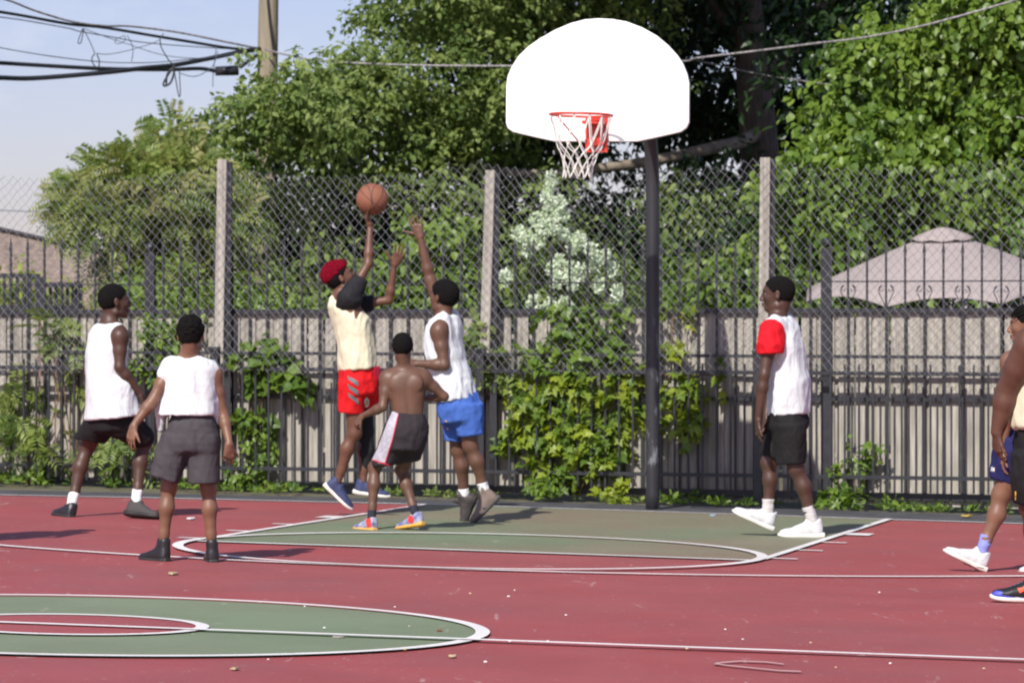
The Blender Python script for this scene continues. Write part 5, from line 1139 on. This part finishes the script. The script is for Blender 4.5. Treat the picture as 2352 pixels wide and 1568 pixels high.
# ------------------------------------------------------------ house and deck railing at the far left
M_shingle = mat('mixed_stone_shingle', (.44, .33, .255), .95, col2=(.13, .095, .075), vscale=11, bump=.9, bscale=14, detail=8)
ho = empty('house', (at(40, 900, 44).x, 44, 0), 'low house with a mottled pinkish brown shingle roof at the far left', 'house')
mb = MB(); q = [at(-420, 640, 43), at(250, 700, 43), at(430, 690, 43), at(350, 612, 47), at(0, 533, 47), at(-420, 430, 47)]
mb.add(q, [(0, 1, 2, 3, 4, 5)]); 
rf = mb.build('roof', M_shingle, ho); so = rf.modifiers.new('thick', 'SOLIDIFY'); so.thickness = .12
mb = MB(); mb.bar(at(-420, 428, 47), at(0, 531, 47), .12, .05); mb.bar(at(0, 531, 47), at(350, 610, 47), .12, .05); mb.build('ridge_trim', mat('dark_trim', (.03, .028, .03), .6), ho)
mb = MB(); a_, b_2 = at(-420, 660, 43.2), at(330, 712, 43.2); mb.add([(a_.x, 43.2, 0), (b_2.x, 43.2, 0), (b_2.x, 43.2, b_2.z), (a_.x, 43.2, a_.z), (a_.x, 47, 0), (b_2.x, 47, 0), (b_2.x, 47, b_2.z), (a_.x, 47, a_.z)], [(0, 1, 2, 3), (1, 5, 6, 2), (4, 0, 3, 7), (5, 4, 7, 6)]); mb.build('wall', mat('brown_brick_wall', (.20, .12, .10), .9, .3, 8), ho)
dr = empty('deck_railing', (at(60, 900, 39).x, 39, 0), 'dark deck railing in front of the shingle roof', 'railing')
mb = MB(); mb.bar(at(-60, 632, 39), at(92, 634, 39), .05, .04, UP); mb.bar(at(-60, 706, 39), at(182, 706, 39), .05, .05, UP); mb.build('rail', M_iron, dr)
mb = MB(); mb.bar(at(104, 654, 38.5), at(184, 654, 38.5), .05, .07, UP); mb.build('rail', M_iron, dr)
for x_ in (96, 180): mb = MB(); mb.bar(at(x_, 710, 38.6), at(x_, 636 if x_ < 100 else 646, 38.6), .075, .075); mb.build('post', M_iron, dr)
for i in range(10):
    x_ = -50 + i * 15; mb = MB(); mb.bar(at(x_, 706, 39), at(x_, 632, 39), .03, .03); mb.build('baluster', M_iron, dr)
for i in range(5):
    x_ = 116 + i * 13; mb = MB(); mb.bar(at(x_, 706, 38.6), at(x_, 654, 38.6), .03, .03); mb.build('baluster', M_iron, dr)
pt = empty('potted_plants', (at(60, 900, 40).x, 40, 0), 'yellow flecked plants growing behind the dark deck railing', 'plants')
leafmesh('foliage', sprays(rng, [blob(20, 680, 40, 80, 35, .3), blob(140, 685, 40, 50, 28, .3)], 160, 7, .09, OVAL, .2, .3, (.1, 1), (.3, 1), .6), L_yel, pt)

# ------------------------------------------------------------ utility pole and overhead lines
PY = 38.6
up_ = empty('utility_pole', (at(600, 1100, PY).x, PY, 0), 'weathered timber utility pole rising out of the trees at upper left', 'utility pole')
mb = MB(); mb.tube([at(606, 1160, PY), at(612, 300, PY), at(617, 0, PY), at(620, -260, PY)], [.135, .118, .108, .103], 20)
mb.build('pole', mat('old_pole_wood', (.31, .26, .19), .9, col2=(.20, .175, .125), vscale=3, stretch=(6, 6, .5), bump=.5, bscale=20), up_, True)
mb = MB(); mb.tube(smooth_path([at(605, -100, PY - .14), at(620, 60, PY - .15), at(630, 130, PY - .15)], 4), .010, 6); mb.build('conduit_cable', M_iron, up_, True)
mb = MB(); mb.tube([at(548, 162, PY - .4), at(495, 164, PY - .4)], [.055, .05], 14); mb.tube([at(552, 155, PY - .35), at(600, 120, PY - .1)], .02, 8); mb.build('splice_case', M_iron, up_, True)
M_cable = mat('black_cable', (.018, .02, .024), .5); M_thin = mat('grey_wire', (.10, .12, .15), .5); M_twist = mat('weathered_aluminium_cable', (.30, .28, .28), .45, .5, 30, metal=.3)
def wire(label, pts, r, m, Ya=34.0, Yb=PY, name='overhead_cable', sub=5):
    if pts[0][0] == -60 and name == 'overhead_cable':      # carry the line on beyond the left edge
        (x0, y0), (x1, y1) = pts[0], pts[1]; k_ = (y1 - y0) / (x1 - x0); pts = [(q, y0 + (q - x0) * k_ * (.8 if q < -500 else 1)) for q in (-2200, -1300, -700, -350, -180)] + list(pts)
    n = len(pts); P = [at(x, y, Ya + (Yb - Ya) * i / (n - 1)) for i, (x, y) in enumerate(pts)]; mb = MB(); mb.tube(smooth_path(P, sub), r, 6)
    tag(mb.build(name, m, None, True), label, 'cable')
wire('topmost pale twisted cable running down to the utility pole', [(-60, -14), (15, 0), (80, 25), (165, 50), (240, 60), (300, 61), (410, 75), (520, 97), (600, 113)], .011, M_twist)
wire('black cable just under the topmost pale one', [(-60, 20), (0, 28), (60, 38), (160, 56), (240, 64), (360, 84), (440, 97), (520, 110), (600, 118)], .016, M_cable)
wire('thin wire hung below the upper black cable', [(-60, 36), (0, 40), (60, 48), (160, 66), (180, 72), (260, 86), (330, 98), (450, 108), (600, 117)], .006, M_thin)
wire('lone thin wire above the two thick black cables', [(-60, 96), (0, 110), (120, 130), (240, 143), (350, 144), (450, 135), (600, 118)], .0055, M_thin)
wire('upper of the two thick black cables at left', [(-60, 142), (0, 145), (100, 151), (230, 158), (320, 160), (400, 160), (460, 158), (497, 164)], .022, M_cable)
wire('lowest thick black cable at left', [(-60, 179), (0, 179), (80, 180), (230, 168), (330, 157), (400, 150), (480, 135), (560, 118), (605, 112)], .026, M_cable)
wire('pale twisted service cable passing behind the backboard to the top right corner', [(610, 114), (640, 122), (720, 138), (850, 147), (1000, 151), (1178, 152), (1400, 150), (1570, 141), (1607, 133), (1750, 116), (1874, 100), (1989, 86), (2131, 57), (2336, 0), (2420, -26), (3000, -200)], .0115, M_twist, PY - .2, 33.5)
wire('slimmer pale cable sloping down to the right of the backboard', [(1600, 140), (1650, 150), (1740, 170), (1822, 183), (1941, 200), (2089, 221), (2300, 262), (2500, 305)], .008, M_twist, 38.6, 34.4)
wire('faint thin wire crossing the lower sky at far left', [(-60, 478), (0, 483), (120, 488), (240, 492)], .010, M_thin, 60, 60)
wire('thin wire sagging from the upper black cable to the lower ones', [(192, 66), (240, 84), (300, 104), (380, 128), (470, 134), (560, 120)], .004, M_thin, 35.4, 38, 'hanging_wire')
wire('thin looping wire under the middle of the cables', [(222, 123), (250, 125), (300, 115), (360, 96), (376, 78), (370, 84)], .004, M_thin, 35.4, 36.4, 'hanging_wire')
wire('small open wire loop under the left cable tie', [(190, 66), (181, 90), (180, 100), (186, 98), (190, 80), (191, 66)], .005, M_cable, 35.4, 35.4, 'wire_loop')
wire('straight wire drop to the knotted loop', [(192, 68), (206, 95), (218, 123)], .0045, M_cable, 35.4, 35.4, 'hanging_wire')
wire('knotted wire loop hanging near the thick cables', [(218, 123), (211, 135), (216, 150), (226, 155), (228, 140), (222, 124)], .006, M_cable, 35.4, 35.4, 'wire_loop')
wire('thin oval wire loop under the second cable tie', [(286, 82), (268, 90), (264, 98), (275, 101), (288, 92), (286, 82)], .004, M_thin, 36, 36, 'wire_loop')
wire('curved wire drop below the second cable tie', [(292, 82), (304, 105), (305, 125), (302, 142)], .004, M_cable, 36, 36, 'hanging_wire')
wire('long curved drop from the third cable tie', [(368, 88), (370, 108), (385, 135), (398, 155), (410, 218), (414, 216), (413, 185), (412, 160)], .006, M_cable, 36.6, 36.6, 'hanging_wire')
wire('thick bundled wire loops hanging from the black cable', [(402, 150), (388, 170), (376, 190), (378, 198), (392, 190), (400, 165), (396, 158), (384, 172), (382, 196)], .011, M_cable, 36.6, 36.6, 'wire_loop')
wire('slack wire sagging right of the bundled loops', [(412, 168), (440, 176), (465, 170), (490, 150), (500, 118)], .0045, M_thin, 37, 38, 'hanging_wire')
wire('vertical wire drop near the splice case', [(497, 108), (490, 165), (489, 200)], .005, M_thin, 38, 38, 'hanging_wire')

# ------------------------------------------------------------ litter on the court and verge
def bit(name, label, px, py, sx, sy, m, cat='litter'):
    p = ground(px, py); mb = MB(); r = random.Random(int(px * 7 + py)); n = 9; top = []
    for k in range(n):
        a = 2 * math.pi * k / n; q = r.uniform(.6, 1); top.append((p.x + sx * q * math.cos(a), p.y + sy * .6 * q * math.sin(a), p.z + .012 + r.uniform(0, .008)))
    mb.v = [(p.x, p.y, p.z + .016)] + top + [(x, y, p.z + .010) for x, y, z in top]; mb.f = [(0, 1 + k, 1 + (k + 1) % n) for k in range(n)] + [(1 + k, 1 + n + k, 1 + n + (k + 1) % n, 1 + (k + 1) % n) for k in range(n)]
    tag(mb.build(name, m), label, cat)
M_pap = mat('crumpled_white_paper', (.7, .7, .7), .8, .1, 60); M_straw = mat('dry_leaf', (.50, .40, .24), .8, .3, 60)
bit('paper_scrap', 'pale blue scrap of plastic lying on the green key', 1638, 1186, .032, .10, mat('pale_blue_plastic', (.35, .5, .68), .4)); bit('paper_scrap', 'white paper scrap on red paint between the two left players', 438, 1194, .035, .12, M_pap)
bit('dry_leaf', 'pale dried leaf on red paint in front of the grey shorts boy', 397, 1321, .035, .12, M_straw, 'leaf'); bit('dry_leaf', 'brown dead leaf inside the centre circle', 1010, 1453, .016, .06, mat('brown_leaf', (.22, .09, .04), .8), 'leaf')
bit('dry_leaf', 'curled tan leaf on red paint below the centre circle', 1038, 1512, .02, .07, M_straw, 'leaf'); bit('wood_chip', 'grey sliver lying along the midcourt line', 777, 1468, .035, .05, mat('grey_chip', (.3, .27, .25), .8), 'debris')
bit('dry_leaf', 'ragged tan leaf near the bottom left of the midcourt line', 540, 1541, .022, .07, M_straw, 'leaf'); bit('plastic_strip', 'bright blue plastic strip on the asphalt by the defender', 1127, 1149, .05, .05, mat('blue_plastic', (.05, .12, .7), .4))
bit('yellow_wrapper', 'yellow wrapper on the asphalt margin at right', 2219, 1187, .055, .12, mat('yellow_paper', (.7, .45, .05), .6)); bit('paper_scrap', 'white paper lying in the weeds at right', 2061, 1161, .10, .12, M_pap); bit('paper_scrap', 'crumpled white paper at the fence foot right of the first', 2106, 1163, .06, .1, M_pap)
for i, (px, py) in enumerate(((1080, 1370), (1182, 1362), (1168, 1377), (940, 1446), (907, 1401), (1171, 1481), (1578, 1498), (1666, 1453), (1706, 1476), (1862, 1484), (2045, 1532), (2020, 1367), (2260, 1544), (1258, 1480), (616, 1523), (930, 1500), (700, 1400), (1300, 1420), (1930, 1507), (745, 1450), (1115, 1529), (1920, 1541))):
    p = ground(px, py); mb = MB(); s_ = random.Random(i).uniform(.004, .007); mb.ball((p.x, p.y, p.z + .016 + s_ * .4), s_, 7, 5, (1.3, 1, .7))
    tag(mb.build('pebble', M_pap if i % 3 else M_straw), 'tiny pale pebble scattered on the court paint', 'pebble', 'pale pebbles on the court')
sc_ = MB()                                   # scratched chalk ellipse near the lower right
pts = [(1640, 1530), (1660, 1527), (1700, 1524), (1760, 1526), (1800, 1531)]; pts2 = [(1640, 1530), (1680, 1535), (1740, 1541), (1790, 1546), (1840, 1548)]
for P_ in (pts, pts2):
    for a, b in zip(P_[:-1], P_[1:]):
        A, B = ground(*a), ground(*b); sc_.add([A + Vector((0, -.02, .0135)), B + Vector((0, -.02, .0135)), B + Vector((0, .02, .0135)), A + Vector((0, .02, .0135))], [(0, 1, 2, 3)])
tag(sc_.build('chalk_scratch', mat('faint_chalk', (.5, .34, .33), .9)), kind='structure')
